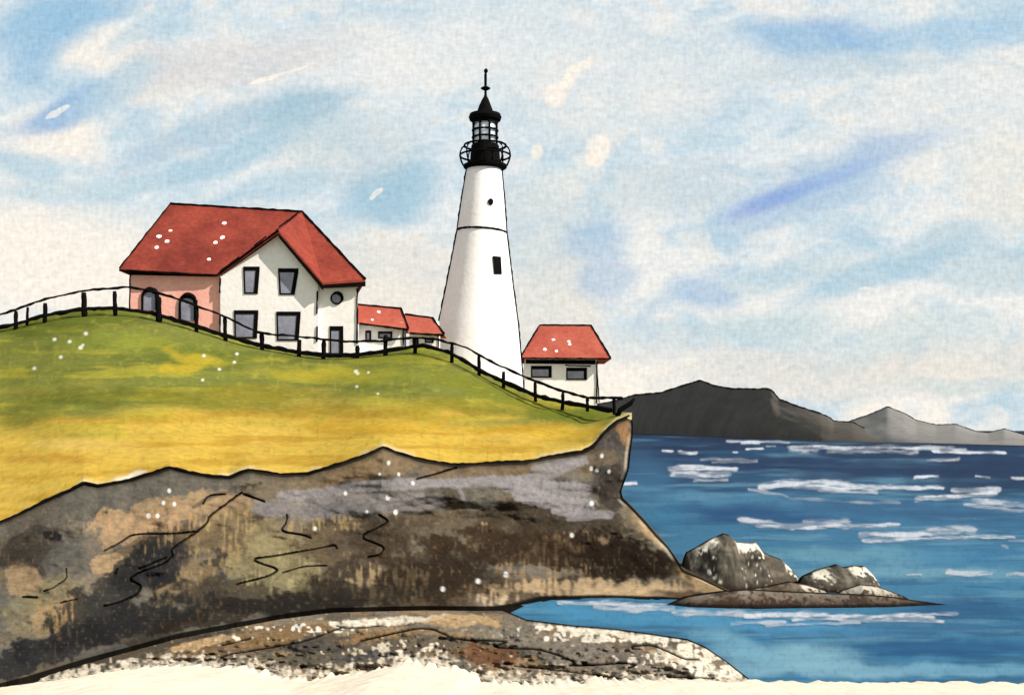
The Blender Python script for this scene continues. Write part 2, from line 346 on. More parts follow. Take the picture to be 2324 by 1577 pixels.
# ------------------------------------------------------------------ grassy hill and plateau
def build_hill():
    us = np.linspace(-260, 1434, 660); nt = 150
    ts = np.linspace(0, 1, nt)
    ve = interp(EDGE, us); ye = interp(EDGE_Y, us); vc = interp(CREST, us); yc = interp(CREST_Y, us)
    k = np.ones(7) / 7
    vc_s = np.convolve(np.pad(vc, 3, mode='edge'), k, 'valid'); vc = vc_s
    ze = EYE + (VH - ve) * ye / F; zc = EYE + (VH - vc) * yc / F
    def sm(a, n):
        for _ in range(3): a = np.convolve(np.pad(a, n, mode='edge'), np.ones(2 * n + 1) / (2 * n + 1), 'valid')
        return a
    yc = sm(yc, 40); ye0 = ye; ye = sm(ye, 40); ze = EYE + (VH - ve) * ye0 / F; zc = EYE + (VH - vc) * yc / F; zes = sm(ze, 22); zcs = sm(zc, 22)
    T, Ue = np.meshgrid(ts, us, indexing='ij')
    Y = ye + (yc - ye) * T + (ye0 - ye) * np.exp(-T * 25); Z = zes + (zcs - zes) * (1 - (1 - T) ** 1.12) + (zc - zcs) * np.exp(-(1 - T) * 25) + (ze - zes) * np.exp(-T * 25)
    Z += (fbm(Ue / 90, Y / 2.5, 3, 5) - .5) * 0.35 * np.sin(np.pi * T)
    X = (Ue - U0) * Y / F; V = VH - (Z - EYE) * F / Y
    # plateau behind the crest
    pt = np.linspace(0, 1, 34)[1:]
    Tp, Up = np.meshgrid(pt, us, indexing='ij')
    Yp = yc + (104 - yc) * Tp
    low = np.minimum(zc - 0.4, 10.4); b = sst(0, 5.5, Yp - yc)
    Zp = zc * (1 - b) + low * b - 0.012 * (Yp - yc)
    Xp = (np.minimum(Up, Up) - U0) * Yp / F
    X = np.vstack([X, Xp]); Y = np.vstack([Y, Yp]); Z = np.vstack([Z, Zp]); U = np.vstack([Ue, Up]); V = np.vstack([V, np.tile(vc, (len(pt), 1)) - Tp * 6])
    p = Paint(U, V, (134, 138, 66))
    h = (V - np.vstack([np.tile(vc, (nt + len(pt), 1))])) ; 
    W = (fbm(U / 210, V / 26, 4, 3) - .5)
    # olive near the crest, straw below: the boundary of the mown and the dry turf
    split = interp([(-260, 950), (0, 945), (300, 925), (700, 905), (1000, 925), (1250, 945), (1434, 985)], U)
    p.lay(sst(-60, 70, V - split + W * 150), (226, 188, 82))
    p.lay(sst(.47, .64, fbm(U / 170, V / 22, 4, 8)) * (1 - sst(-60, 70, V - split + W * 90)) * .75, (112, 120, 58))
    p.lay(sst(.52, .7, fbm(U / 120, V / 17, 4, 18)) * .6 * (1 - sst(20, 110, V - split)), (192, 180, 66))
    p.lay(sst(.5, .68, fbm(U / 190, V / 14, 4, 28)) * .55 * sst(-30, 60, V - split), (188, 140, 44))
    p.lay(sst(.53, .7, fbm(U / 150, V / 14, 4, 38)) * .65 * sst(-10, 60, V - split), (228, 192, 92))
    # blades laid by the wind: short upright flecks
    fl = vnoise(U / 5.5, V / 16, 44); p.lay(sst(.72, .98, fl) * .28, (140, 125, 40)); p.lay(sst(.74, .98, vnoise(U / 6.5, V / 15, 45)) * .25, (214, 190, 84))
    for b in ((150, 735, 160, 22, 6, (106, 116, 46), .75), (420, 800, 150, 22, -8, (118, 128, 50), .6), (250, 780, 120, 22, 0, (150, 158, 66), .6), (450, 812, 70, 12, -10, (205, 180, 58), .8), (420, 830, 50, 10, 0, (214, 182, 56), .7),
              (200, 900, 170, 20, 2, (116, 118, 48), .75), (60, 945, 70, 28, 10, (112, 118, 52), .75), (520, 900, 200, 22, 2, (136, 130, 46), .7), (560, 770, 90, 10, -14, (176, 176, 66), .6), (860, 855, 140, 20, 0, (150, 152, 60), .6),
              (900, 815, 110, 14, 4, (124, 132, 52), .6), (700, 850, 120, 14, 0, (196, 178, 60), .7), (1150, 900, 110, 16, -14, (124, 130, 50), .7), (1040, 870, 80, 20, -20, (140, 142, 54), .6), (1300, 945, 110, 16, -4, (110, 124, 46), .85), (1060, 925, 130, 14, -4, (128, 124, 42), .6), (760, 935, 240, 12, 0, (160, 134, 44), .6),
              (180, 1010, 130, 12, -2, (232, 196, 104), .7), (100, 1040, 120, 10, 0, (196, 142, 58), .6), (880, 965, 160, 12, 2, (214, 172, 56), .6), (1150, 975, 130, 10, 2, (196, 152, 44), .6), (1280, 985, 90, 12, 0, (222, 182, 66), .7)):
        p.blob(*b[:6], a=b[6], soft=.5)
    p.lay(sst(.62, .85, fbm(U / 26, V / 8, 3, 66)) * .35, (182, 176, 72))
    # bare pale strip against the rock rim, and white wildflowers
    rim = np.vstack([np.tile(ve, (nt + len(pt), 1))]) - V
    p.lay((1 - sst(3, 13, rim)) * sst(.45, .6, fbm(U / 70, V / 200, 3, 12)) * .8, (236, 214, 160))
    p.blob(285, 1080, 46, 7, 14, (246, 236, 214), .9, .3)
    for (a, c, r) in ((124, 770, 5), (158, 775, 5), (195, 757, 5.5), (183, 789, 6), (188, 783, 4), (138, 810, 5), (463, 807, 4.5), (538, 803, 4.5), (532, 822, 4), (808, 843, 5.5), (812, 848, 4), (810, 877, 4), (836, 845, 3.5), (858, 893, 3), (78, 836, 5), (498, 838, 4), (460, 862, 4)):
        d = np.hypot(U - a, (V - c) * 1.1); p.lay((1 - sst(r * .55, r * 1.15, d)) * .95, (250, 246, 226))
    o = grid_mesh('hill', X, Y, Z, p.c * 0.45, M['turf']); tag(o, kind='structure')
    return us, ve, ye, ze, X[:, -1], Y[:, -1], Z[:, -1], nt
hill_us, hill_ve, hill_ye, hill_ze, hr_x, hr_y, hr_z, hill_nt = build_hill()

# ------------------------------------------------------------------ the cliff
CRACKS = [([(548, 1118), (520, 1138), (474, 1172), (471, 1186), (449, 1206), (388, 1244), (392, 1262), (370, 1280), (316, 1298), (291, 1314), (322, 1330), (309, 1351), (270, 1366), (237, 1375)], 5.5),
          ([(449, 1206), (395, 1211), (302, 1211), (270, 1233), (237, 1249)], 4.5), ([(460, 1143), (466, 1130), (480, 1123), (510, 1121)], 4), ([(552, 1121), (600, 1138)], 5),
          ([(651, 1168), (652, 1181), (636, 1206), (690, 1214), (705, 1220)], 4.5), ([(764, 1244), (760, 1236), (647, 1258), (564, 1269), (634, 1292), (611, 1307), (537, 1325)], 5),
          ([(860, 1169), (885, 1184), (812, 1218), (873, 1241), (864, 1258), (835, 1264)], 4.5), ([(1035, 1062), (1000, 1072), (946, 1087)], 4.5), ([(150, 1290), (151, 1312), (120, 1334), (100, 1341)], 3.5),
          ([(52, 1354), (84, 1355)], 6), ([(376, 1265), (316, 1290)], 5), ([(640, 1300), (690, 1285), (740, 1284)], 2.5), ([(137, 1368), (175, 1358)], 3), ([(262, 1300), (266, 1290)], 5)]
def curve(pts):
    for _ in range(2):
        q = [pts[0]]
        for (a, b), (c, d) in zip(pts, pts[1:]): q += [(a * .82 + c * .18, b * .82 + d * .18), (a * .18 + c * .82, b * .18 + d * .82)]
        pts = q + [pts[-1]]
    return pts
def build_cliff():
    ns, nt = 830, 215; K = 26
    s = np.linspace(0, 1, ns); t = np.linspace(0, 1, nt)
    uT = -260 + (1434 + 260) * s; uF = -260 + (1740 + 260) * s
    Tm, Sm = np.meshgrid(t, s, indexing='ij')
    uR = interp(RIGHT, t)[:, None]
    U = -260 * (1 - Sm) + uR * Sm
    # straight top edge: blend so that row 0 is the rim and the last row the foot
    vT = interp(EDGE, uT); vF = interp(FOOT, uF)
    V = vT[None, :] * (1 - Tm) + vF[None, :] * Tm
    yT = interp(EDGE_Y, uT); zF = interp(FOOT_Z, uF); yF = F * (EYE - zF) / (vF - VH)
    prof = (1 - Tm) ** 0.62
    Y = yF[None, :] + (yT - yF)[None, :] * prof
    win = np.sin(np.pi * np.clip(Tm, 0, 1)) ** 0.5
    rel = (fbm(U / 190, V / 80, 4, 71) - .5) * 2.0 + (fbm(U / 70, V / 34, 3, 72) - .5) * .4 + (fbm(U / 15, V / 8, 3, 73) - .5) * .10
    Y = Y + rel * win
    p = Paint(U, V, (112, 104, 92))
    n1 = fbm(U / 120, V / 60, 4, 31); n2 = fbm(U / 60, V / 34, 4, 32); n3 = fbm(U / 90, V / 36, 4, 33)
    p.lay(sst(.44, .50, n1) * .7, (84, 74, 60)); p.lay(sst(.56, .61, n1) * .7, (62, 57, 51)); p.lay(sst(.53, .58, n2) * .6, (142, 128, 106)); p.lay(sst(.55, .6, n3) * .6, (108, 106, 98))
    G = (104, 100, 91); OC = (172, 144, 110); OL = (146, 134, 100); DK = (46, 37, 29); BK = (42, 42, 43); TAN = (210, 180, 140); LI = (156, 150, 150)
    for b in ((200, 1135, 190, 40, 12, G, .8), (420, 1098, 130, 30, -5, G, .75), (60, 1190, 70, 40, 20, (96, 88, 76), .7), (330, 1172, 160, 30, 12, OC, .85), (480, 1150, 90, 34, 5, OC, .8), (250, 1215, 70, 34, 25, OC, .8),
              (80, 1250, 90, 45, 20, (70, 64, 56), .85), (170, 1260, 70, 50, 35, (100, 98, 92), .7), (40, 1310, 40, 34, 20, OC, .8), (130, 1370, 60, 60, 40, OL, .6), (240, 1275, 38, 17, 20, OC, .9), (110, 1400, 34, 60, -35, OC, .7), (70, 1400, 60, 55, 0, OL, .5),
              (380, 1225, 120, 26, 14, (104, 86, 64), .8), (520, 1210, 90, 60, 0, (134, 114, 84), .7), (640, 1290, 130, 75, 10, (148, 136, 98), .75), (600, 1220, 60, 36, 0, OL, .6), (420, 1320, 90, 45, 20, (136, 116, 84), .7),
              (350, 1250, 60, 30, 20, BK, .8), (330, 1300, 80, 50, 30, BK, .8), (230, 1375, 130, 55, 25, BK, .85), (90, 1480, 190, 42, 16, (52, 52, 54), .9), (300, 1415, 220, 34, 15, (56, 53, 48), .85), (480, 1395, 170, 28, 8, DK, .8), (520, 1350, 130, 40, 0, (70, 62, 52), .8), (660, 1372, 160, 22, 4, BK, .75),
              (900, 1050, 120, 24, 5, (142, 120, 90), .8), (760, 1085, 110, 20, 12, (150, 124, 92), .75), (1100, 1068, 160, 15, 2, (132, 112, 86), .8), (640, 1110, 90, 20, 10, (120, 108, 88), .7),
              (800, 1250, 130, 70, 0, (96, 80, 62), .75), (780, 1320, 90, 50, 10, (66, 58, 50), .8), (1010, 1190, 130, 50, 0, (98, 86, 68), .7), (1230, 1190, 180, 44, -6, (74, 64, 52), .8), (1180, 1240, 200, 50, 0, (78, 63, 48), .75), (1000, 1310, 110, 50, 0, DK, .85), (1360, 1260, 160, 50, -8, DK, .9), (1480, 1280, 90, 34, -14, (58, 50, 42), .85),
              (1150, 1340, 120, 26, 0, (92, 74, 56), .7), (960, 1362, 140, 20, 0, (96, 80, 62), .8), (1380, 1050, 44, 60, 0, (84, 80, 76), .85), (1390, 1110, 34, 44, 10, (66, 60, 54), .85), (1424, 985, 15, 40, 6, (160, 122, 84), .85), (1345, 1045, 50, 18, 20, (120, 104, 82), .7)):
        p.blob(*b[:6], a=min(1, b[6] * 1.0), soft=.11, dry=.5, rag=1.1)
    # dry, broken stain patches with upright drips
    dry = vnoise(U / 5, V / 26, 40) * .55 + fbm(U / 14, V / 14, 3, 41) * .45
    for (u, v, ru, rv, c, lv) in ((880, 1320, 120, 50, (176, 152, 114), .50), (880, 1260, 110, 24, (172, 148, 112), .56), (1080, 1225, 50, 46, (178, 152, 116), .54), (1230, 1290, 150, 46, (160, 134, 100), .58), (330, 1185, 170, 30, (186, 150, 112), .5), (520, 1200, 80, 60, (172, 148, 104), .56),
                              (640, 1300, 100, 55, (170, 158, 116), .56), (1330, 1335, 240, 24, TAN, .36), (1130, 1355, 70, 14, (226, 200, 164), .5), (120, 1390, 60, 60, (176, 144, 102), .56), (430, 1260, 150, 60, (160, 136, 98), .6), (1300, 1230, 120, 30, (146, 120, 90), .62), (740, 1190, 110, 24, (176, 154, 108), .56)):
        e = np.sqrt(((U + p.wu - u) / ru) ** 2 + ((V + p.wv - v) / rv) ** 2)
        p.lay(sst(lv - .08, lv + .12, dry - np.maximum(e - .7, 0) * .8) * .72, c)
    p.blob(1450, 1342, 130, 14, -2, TAN, .85, .5, .5); p.blob(1475, 1190, 24, 42, 40, (196, 164, 122), .85, .4, .4); p.blob(1510, 1232, 24, 30, 40, (214, 190, 150), .8, .4, .4); p.blob(1600, 1320, 70, 18, -20, (176, 146, 106), .8, .4, .5)
    p.blob(1600, 1352, 120, 10, -2, (84, 66, 50), .85, .3, .3)
    for b in ((1000, 1290, 130, 70, 0, (52, 42, 33), .75), (1220, 1245, 230, 42, -4, (60, 47, 36), .75), (1420, 1268, 130, 40, -14, (42, 34, 27), .9), (880, 1225, 70, 60, 0, (66, 56, 46), .7), (800, 1350, 150, 26, 0, (50, 44, 38), .75), (620, 1372, 200, 18, 2, (44, 40, 36), .8), (250, 1420, 230, 40, 16, (42, 42, 43), .8), (360, 1290, 80, 36, 30, (46, 46, 48), .75), (60, 1250, 70, 30, 10, (64, 58, 50), .7), (1330, 1100, 60, 14, -8, (60, 54, 48), .5)):
        p.blob(*b[:6], a=b[6], soft=.2, dry=.7, rag=1.2)
    # pale lilac-grey mineral streaks
    p.stroke([(640, 1128), (760, 1112), (900, 1098), (1050, 1094), (1180, 1092), (1250, 1072), (1320, 1046)], 22, LI, .8, 5, 6, .3)
    p.stroke([(590, 1152), (700, 1160), (820, 1150), (1000, 1138)], 30, (140, 134, 132), .75, 8, 6, .4); p.stroke([(680, 1140), (800, 1128), (960, 1125)], 14, (150, 143, 140), .7, 5, 6, .3)
    p.stroke([(1150, 1100), (1230, 1104), (1330, 1112)], 30, LI, .85, 4, 5, .3); p.stroke([(1180, 1118), (1260, 1140), (1335, 1148)], 34, (160, 154, 155), .85, 4, 5, .3)
    p.stroke([(1260, 1160), (1330, 1168), (1385, 1166)], 18, LI, .8, 3, 4, .3); p.stroke([(1290, 1178), (1340, 1176)], 9, LI, .7, 3, 4, .3); p.stroke([(1040, 1105), (1062, 1150)], 8, LI, .6, 3, 4, .3); p.stroke([(1215, 1062), (1300, 1045)], 16, LI, .75, 4, 5, .3)
    p.blob(120, 1213, 22, 14, -10, (34, 34, 34), .95, .15); p.stroke([(440, 1150), (480, 1125), (520, 1115)], 8, (84, 80, 72), .7, 3)
    # granular pits
    p.lay(sst(.66, .9, vnoise(U / 4.5, V / 6, 48)) * .22, (58, 50, 42)); p.lay(sst(.7, .95, vnoise(U / 5, V / 9, 49)) * .14, (176, 150, 116))
    groove = np.zeros(U.shape)
    for pts, w in CRACKS:
        m = p.stroke(curve(pts), w * .8 * (.85 + .5 * p.w1), (12, 9, 8), .95, 1.3, 1.2); groove = np.maximum(groove, m)
    # dark soil under the turf lip and along the wet foot
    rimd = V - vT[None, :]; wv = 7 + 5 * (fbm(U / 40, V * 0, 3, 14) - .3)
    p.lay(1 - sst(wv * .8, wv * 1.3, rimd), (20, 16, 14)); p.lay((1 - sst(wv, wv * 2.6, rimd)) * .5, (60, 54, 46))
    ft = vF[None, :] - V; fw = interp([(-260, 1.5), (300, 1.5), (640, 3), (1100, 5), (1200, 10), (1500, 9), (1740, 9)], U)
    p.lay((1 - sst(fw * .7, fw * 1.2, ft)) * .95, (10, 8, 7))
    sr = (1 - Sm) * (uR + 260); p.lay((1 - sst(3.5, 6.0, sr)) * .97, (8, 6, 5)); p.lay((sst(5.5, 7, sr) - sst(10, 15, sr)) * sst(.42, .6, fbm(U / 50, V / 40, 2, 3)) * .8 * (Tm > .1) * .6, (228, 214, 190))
    for (a, b, r) in ((384, 1113, 5), (371, 1141, 5), (396, 1143, 5), (337, 1170, 6), (358, 1170, 5), (784, 1119, 5), (880, 1129, 6), (898, 1162, 6), (833, 1161, 4), (862, 1076, 4), (905, 1076, 4), (882, 1050, 5), (937, 1096, 5), (1342, 1063, 5), (1355, 1066, 5), (1382, 1070, 4.5), (1366, 1034, 5), (1343, 1142, 6), (1298, 1214, 5.5), (1005, 1336, 6), (1085, 1318, 6), (1148, 1303, 6.5), (715, 1199, 5)):
        p.lay((1 - sst(r * .5, r * 1.1, np.hypot(U - a, (V - b) * .8))) * .95, (248, 246, 240))
    Y = Y + groove * 0.18
    X = (U - U0) * Y / F; Z = EYE + (VH - V) * Y / F
    # the far side of the headland: runs back from the right-hand skyline of the cliff to the end of the plateau
    xr, yr, zr = X[:, -1], Y[:, -1], Z[:, -1]; ck = p.c[:, -1]
    ex, ey, ez, ec = [], [], [], []
    rx, ry, rz = hr_x[1:], hr_y[1:], hr_z[1:]
    tx, ty, tz = [], [], []
    for k in range(1, K + 1):
        f = k / K; y = yr + (104 - yr) * f
        topy = 50 + (104 - 50) * f; topz = np.interp(topy, hr_y, hr_z)
        u = interp(RIGHT, t) * (1 - f) + np.minimum(interp(RIGHT, t), 1434) * f
        u = u + (1434 - u) * 0 
        yy = topy * (1 - t) + (yr[-1] + (104 - yr[-1]) * f) * t
        yy = yr * (1 - f) + 104 * f if k == K else np.where(t == 0, topy, yy + (yr - (50 * (1 - t) + yr[-1] * t)) * (1 - f))
        uu = np.where(t == 0, 1434, np.minimum(u, 1434 + (u - 1434) * (1 - f) ** 2))
        zz = topz * (1 - t) + (-1.0) * t
        zz = zr * (1 - f) ** 2 + zz * (1 - (1 - f) ** 2)
        vv = VH - (zz - EYE) * F / yy
        uu = np.where(t == 0, uu, np.minimum(uu, interp(RIGHT, np.clip((vv - 940) / 415, 0, 1)) - 6 - 14 * f))
        yy = yy + (fbm(yy * .5 + 20 * f, zz * .8 + t * 9, 4, 77) - .5) * 1.6 * np.sin(np.pi * t) * min(1, f * 5)
        ex.append((uu - U0) * yy / F); ey.append(yy); ez.append(zz)
        ec.append(np.array(lin((96, 86, 72))) * (.35 + 1.3 * fbm(yy * .35 + 3, t * 9, 4, 6))[:, None])
    X = np.hstack([X, np.array(ex).T]); Y = np.hstack([Y, np.array(ey).T]); Z = np.hstack([Z, np.array(ez).T]); C = np.hstack([p.c, np.stack(ec, 1)])
    # skirt below the foot
    X = np.vstack([X, X[-1:]]); Y = np.vstack([Y, Y[-1:] + .2]); Z = np.vstack([Z, Z[-1:] - 1.2]); C = np.vstack([C, C[-1:]])
    return tag(grid_mesh('cliff', X, Y, Z, C * .47, M['rock']), kind='structure')
build_cliff()

def build_rim():
    """overhanging dark turf lip along the top of the cliff"""
    mb = MB(); us = np.arange(-255, 1434, 9)
    pts, rr = [], []
    for u in us:
        y = float(interp(EDGE_Y, u)) - .05; v = float(interp(EDGE, u)) + 1.5
        pts.append(P(u + random.uniform(-1, 1), v + random.uniform(-.8, .8), y)); rr.append((2.2 + 2.2 * float(vnoise(np.array(u / 60.), np.array(3.), 4))) * y / F)
    mb.tube(pts, rr, 7, 0, .2)
    return tag(mb.build('turf_edge', M['ink'], None, True), kind='structure')
build_rim()

# ------------------------------------------------------------------ lower rock shelf, sand, sea
SHELF_TOP = [(-260, 1612), (0, 1556), (60, 1540), (200, 1497), (400, 1444), (640, 1399), (760, 1384), (960, 1381), (1140, 1382), (1195, 1405), (1300, 1418), (1400, 1426), (1480, 1437), (1560, 1449), (1600, 1466), (1650, 1500), (1705, 1543), (1740, 1570)]
SAND_EDGE = [(-400, 1556), (-260, 1550), (47, 1538), (144, 1528), (250, 1510), (305, 1500), (467, 1493), (560, 1501), (640, 1522), (719, 1526), (826, 1509), (921, 1487), (978, 1493), (1054, 1506), (1092, 1527), (1206, 1533), (1473, 1540), (1705, 1545), (2324, 1549), (2700, 1556)]
SHELF_CRACKS = [([(500, 1490), (520, 1482), (600, 1470), (690, 1454), (780, 1420)], 4), ([(505, 1462), (570, 1446)], 4), ([(820, 1452), (880, 1438), (948, 1424), (986, 1426), (1035, 1450), (1161, 1452), (1111, 1466), (1222, 1471), (1267, 1483), (1309, 1502), (1287, 1509), (1420, 1502), (1446, 1506), (1427, 1513)], 5),
                ([(1437, 1471), (1434, 1464), (1481, 1462), (1520, 1478), (1550, 1493), (1585, 1494)], 4.5), ([(1168, 1509), (1260, 1518), (1340, 1528), (1429, 1540)], 3), ([(1515, 1534), (1620, 1537)], 4.5), ([(764, 1418), (790, 1424), (840, 1421), (868, 1418)], 3.5)]
def build_shelf():
    us = np.linspace(-260, 1738, 800); vt = interp(SHELF_TOP, us); nt = 110
    t = np.linspace(0, 1, nt); T, U = np.meshgrid(t, us, indexing='ij')
    VB = np.maximum(1625, vt + 25); V = vt + (VB - vt) * T
    land = sst(1230, 1150, U)
    zb = .42 + (.1 - .42) * sst(1500, 1720, U); Z = zb * (1 - T) + .10 * T
    Z += (fbm(U / 60, V / 20, 4, 61) - .5) * .30 * np.sin(np.pi * T) + (fbm(U / 16, V / 7, 3, 62) - .5) * .14 * np.sin(np.pi * T)
    Y = F * (EYE - Z) / (V - VH); X = (U - U0) * Y / F
    p = Paint(U, V, (128, 117, 100))
    n1 = fbm(U / 110, V / 26, 4, 34); n2 = fbm(U / 80, V / 20, 4, 35)
    p.lay(sst(.46, .62, n1) * .8, (92, 84, 72)); p.lay(sst(.52, .64, n2) * .6, (156, 128, 94))
    TA = (190, 158, 116); CRM = (232, 218, 194); DG = (72, 68, 62)
    for b in ((300, 1490, 240, 20, 13, (60, 56, 50), .8), (520, 1475, 160, 18, 10, (112, 90, 64), .8), (460, 1462, 70, 10, 14, TA, .8), (640, 1440, 130, 16, 12, (130, 104, 72), .8), (730, 1462, 120, 20, 8, DG, .85), (700, 1500, 150, 18, 4, (96, 88, 74), .8), (560, 1490, 60, 10, 8, (110, 100, 84), .6),
              (900, 1405, 130, 9, 2, CRM, .75), (1050, 1408, 90, 14, 0, TA, .85), (900, 1440, 110, 14, 4, (150, 118, 78), .7), (960, 1460, 120, 20, 0, (98, 88, 74), .8), (880, 1490, 100, 14, 0, (76, 76, 78), .7), (1100, 1490, 70, 28, 0, (110, 76, 52), .85), (1180, 1430, 80, 14, 0, (120, 112, 100), .7), (1290, 1455, 150, 18, -6, (128, 118, 106), .7),
              (1380, 1490, 150, 22, -4, (118, 110, 100), .7), (1400, 1440, 180, 10, -6, CRM, .8), (1560, 1500, 90, 20, -20, (226, 210, 184), .7), (1250, 1520, 100, 12, 0, (122, 108, 94), .7), (1500, 1520, 110, 12, 0, (150, 138, 122), .6)):
        p.blob(*b[:6], a=b[6], soft=.18, dry=.6, rag=1.0)
    dry = vnoise(U / 7, V / 12, 42) * .5 + vnoise(U / 10, V / 6, 43) * .5
    for (u, v, ru, rv, c, lv) in ((700, 1425, 130, 12, (240, 232, 216), .56), (840, 1412, 110, 9, (238, 226, 204), .42), (560, 1450, 70, 9, (236, 222, 196), .6), (1430, 1445, 220, 16, (238, 226, 206), .46), (930, 1470, 110, 18, (226, 210, 186), .6), (1330, 1425, 140, 9, (240, 228, 208), .4), (1580, 1490, 90, 34, (238, 224, 202), .42), (1480, 1500, 110, 20, (226, 212, 190), .6), (800, 1480, 100, 12, (216, 198, 170), .62), (1620, 1520, 70, 20, (240, 228, 206), .35)):
        e = np.sqrt(((U + p.wu * .5 - u) / ru) ** 2 + ((V + p.wv * .3 - v) / rv) ** 2); p.lay(sst(lv - .05, lv + .06, dry - np.maximum(e - .75, 0) * .8) * .92, c)
    # pale sand scattered over the rock beside the beach
    se = interp(SAND_EDGE, U) - V; p.lay(sst(.36, .66, dry + .16 - sst(-4, 26, se) * .5) * .75, (226, 212, 190))
    p.lay(sst(.68, .9, vnoise(U / 4.5, V / 5, 48)) * .4, (62, 54, 46))
    gr = np.zeros(U.shape)
    for pts, w in SHELF_CRACKS: gr = np.maximum(gr, p.stroke(curve(pts), w, (10, 8, 7), .95, 1.3, 1.4))
    top = V - vt; p.lay((1 - sst(3, 5, top)) * .97 * sst(250, 420, U), (5, 4, 4))
    Z = Z - gr * .03
    X = (U - U0) * Y / F
    # back face dropping to the pool
    X = np.vstack([X[:1], X]); Y = np.vstack([Y[:1] + .25, Y]); Z = np.vstack([Z[:1] - 1.0, Z]); C = np.vstack([p.c[:1], p.c])
    X = np.hstack([X, X[:, -1:] + .3]); Y = np.hstack([Y, Y[:, -1:]]); Z = np.hstack([Z, Z[:, -1:] - 1.0]); C = np.hstack([C, C[:, -1:]])
    tag(grid_mesh('rock_shelf', X, Y, Z, C * .58, M['rock']), kind='structure')
build_shelf()

def build_sand():
    us = np.concatenate([np.linspace(-6000, -420, 20), np.linspace(-400, 2700, 1300), np.linspace(2750, 8000, 20)])
    e = interp(SAND_EDGE, us) + 14 * sst(1500, 1200, us) + (vnoise(us / 7, us * 0, 5) - .5) * 16 * sst(1700, 1300, us) + (fbm(us / 30, us * 0, 3, 6) - .5) * 14
    y0 = F * (EYE - .30) / (e - VH)
    t = np.concatenate([np.linspace(0, .35, 50) ** 1.2, np.linspace(.4, 1.6, 14)])
    T, U = np.meshgrid(t, us, indexing='ij')
    ys = F * (EYE - .30) / (interp(SAND_EDGE, us) + 14 * sst(1500, 1200, us) - VH); dec = np.exp(-T * 45)
    Y = ys * (1 - T) + (y0 - ys) * dec; Z = .30 + (4.2 - .30) * np.clip(T, 0, 1) + (fbm(U / 40, T * 60, 3, 9) - .5) * .08 * np.clip(T * 8, 0, 1)
    X = (U - U0) * (ys + (y0 - ys) * dec) / F
    X = np.vstack([X[:1], X]); Y = np.vstack([Y[:1] + .35, Y]); Z = np.vstack([Z[:1] - .7, Z])
    tag(grid_mesh('sand', X, Y, Z, None, M['sand']), kind='structure')
build_sand()

def build_sea():
    us = np.concatenate([-np.geomspace(16000, 200, 26), np.linspace(-160, 2460, 760), 2400 + np.geomspace(100, 16000, 26)])
    vs = np.concatenate([VH + np.geomspace(.5, 3, 8), np.linspace(VH + 4.5, 1600, 300), np.linspace(1640, 4200, 22)])
    V, U = np.meshgrid(vs, us, indexing='ij')
    Y = y_at(V); X = (U - U0) * Y / F; Z = np.zeros(U.shape)
    p = Paint(U, V, (60, 112, 148))
    n = fbm(U / 260, V / 16, 4, 81); n2 = fbm(U / 160, V / 9, 4, 82)
    d = V + (n - .5) * 90
    p.lay(1 - sst(1030, 1180, d), (28, 58, 92)); p.lay((1 - sst(985, 1060, d)) * .85, (14, 34, 64))
    p.lay(sst(1140, 1290, d) * .6, (74, 134, 166))
    p.lay(sst(.5, .66, n2) * .55, (42, 88, 124)); p.lay(sst(.54, .7, fbm(U / 200, V / 11, 4, 84)) * .6, (104, 150, 174)); p.lay(sst(.55, .7, fbm(U / 150, V / 8, 4, 86)) * .5 * sst(1250, 1000, V), (16, 42, 80))
    for b in ((1500, 1160, 90, 30, 0, (70, 136, 172), .6), (1460, 1100, 60, 60, 0, (64, 116, 152), .5), (1720, 1170, 200, 16, -4, (26, 66, 116), .65), (1950, 1060, 350, 24, 0, (24, 48, 84), .75), (2250, 1080, 160, 50, 0, (22, 46, 80), .75), (2050, 1160, 260, 18, -4, (50, 90, 128), .6), (1650, 1130, 180, 12, -3, (84, 140, 172), .5),
              (1950, 1260, 260, 16, 0, (110, 162, 182), .7), (2050, 1300, 240, 16, 0, (118, 166, 184), .55), (2200, 1260, 140, 16, 0, (60, 124, 166), .6), (2200, 1380, 160, 26, 0, (36, 82, 124), .75), (2000, 1430, 260, 14, 0, (48, 94, 134), .7), (2150, 1470, 220, 20, 0, (34, 84, 130), .75), (1750, 1420, 220, 18, -3, (82, 146, 184), .8), (1420, 1395, 220, 20, -3, (78, 146, 184), .85),
              (1800, 1490, 140, 26, 0, (136, 180, 196), .8), (1900, 1520, 260, 16, 0, (136, 180, 198), .8), (2200, 1520, 200, 14, 0, (112, 164, 190), .7), (1680, 1470, 90, 22, -20, (120, 172, 194), .7)):
        p.blob(*b[:6], a=b[6], soft=.6, dry=.1)
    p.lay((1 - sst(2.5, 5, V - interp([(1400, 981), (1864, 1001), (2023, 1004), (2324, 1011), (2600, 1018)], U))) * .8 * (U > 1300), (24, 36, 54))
    p.lay(sst(.6, .9, vnoise(U / 5, V / 7, 46)) * .16, (34, 74, 112))
    tag(grid_mesh('water', X, Y, Z, p.c * .50, M['sea']), kind='structure')
build_sea()

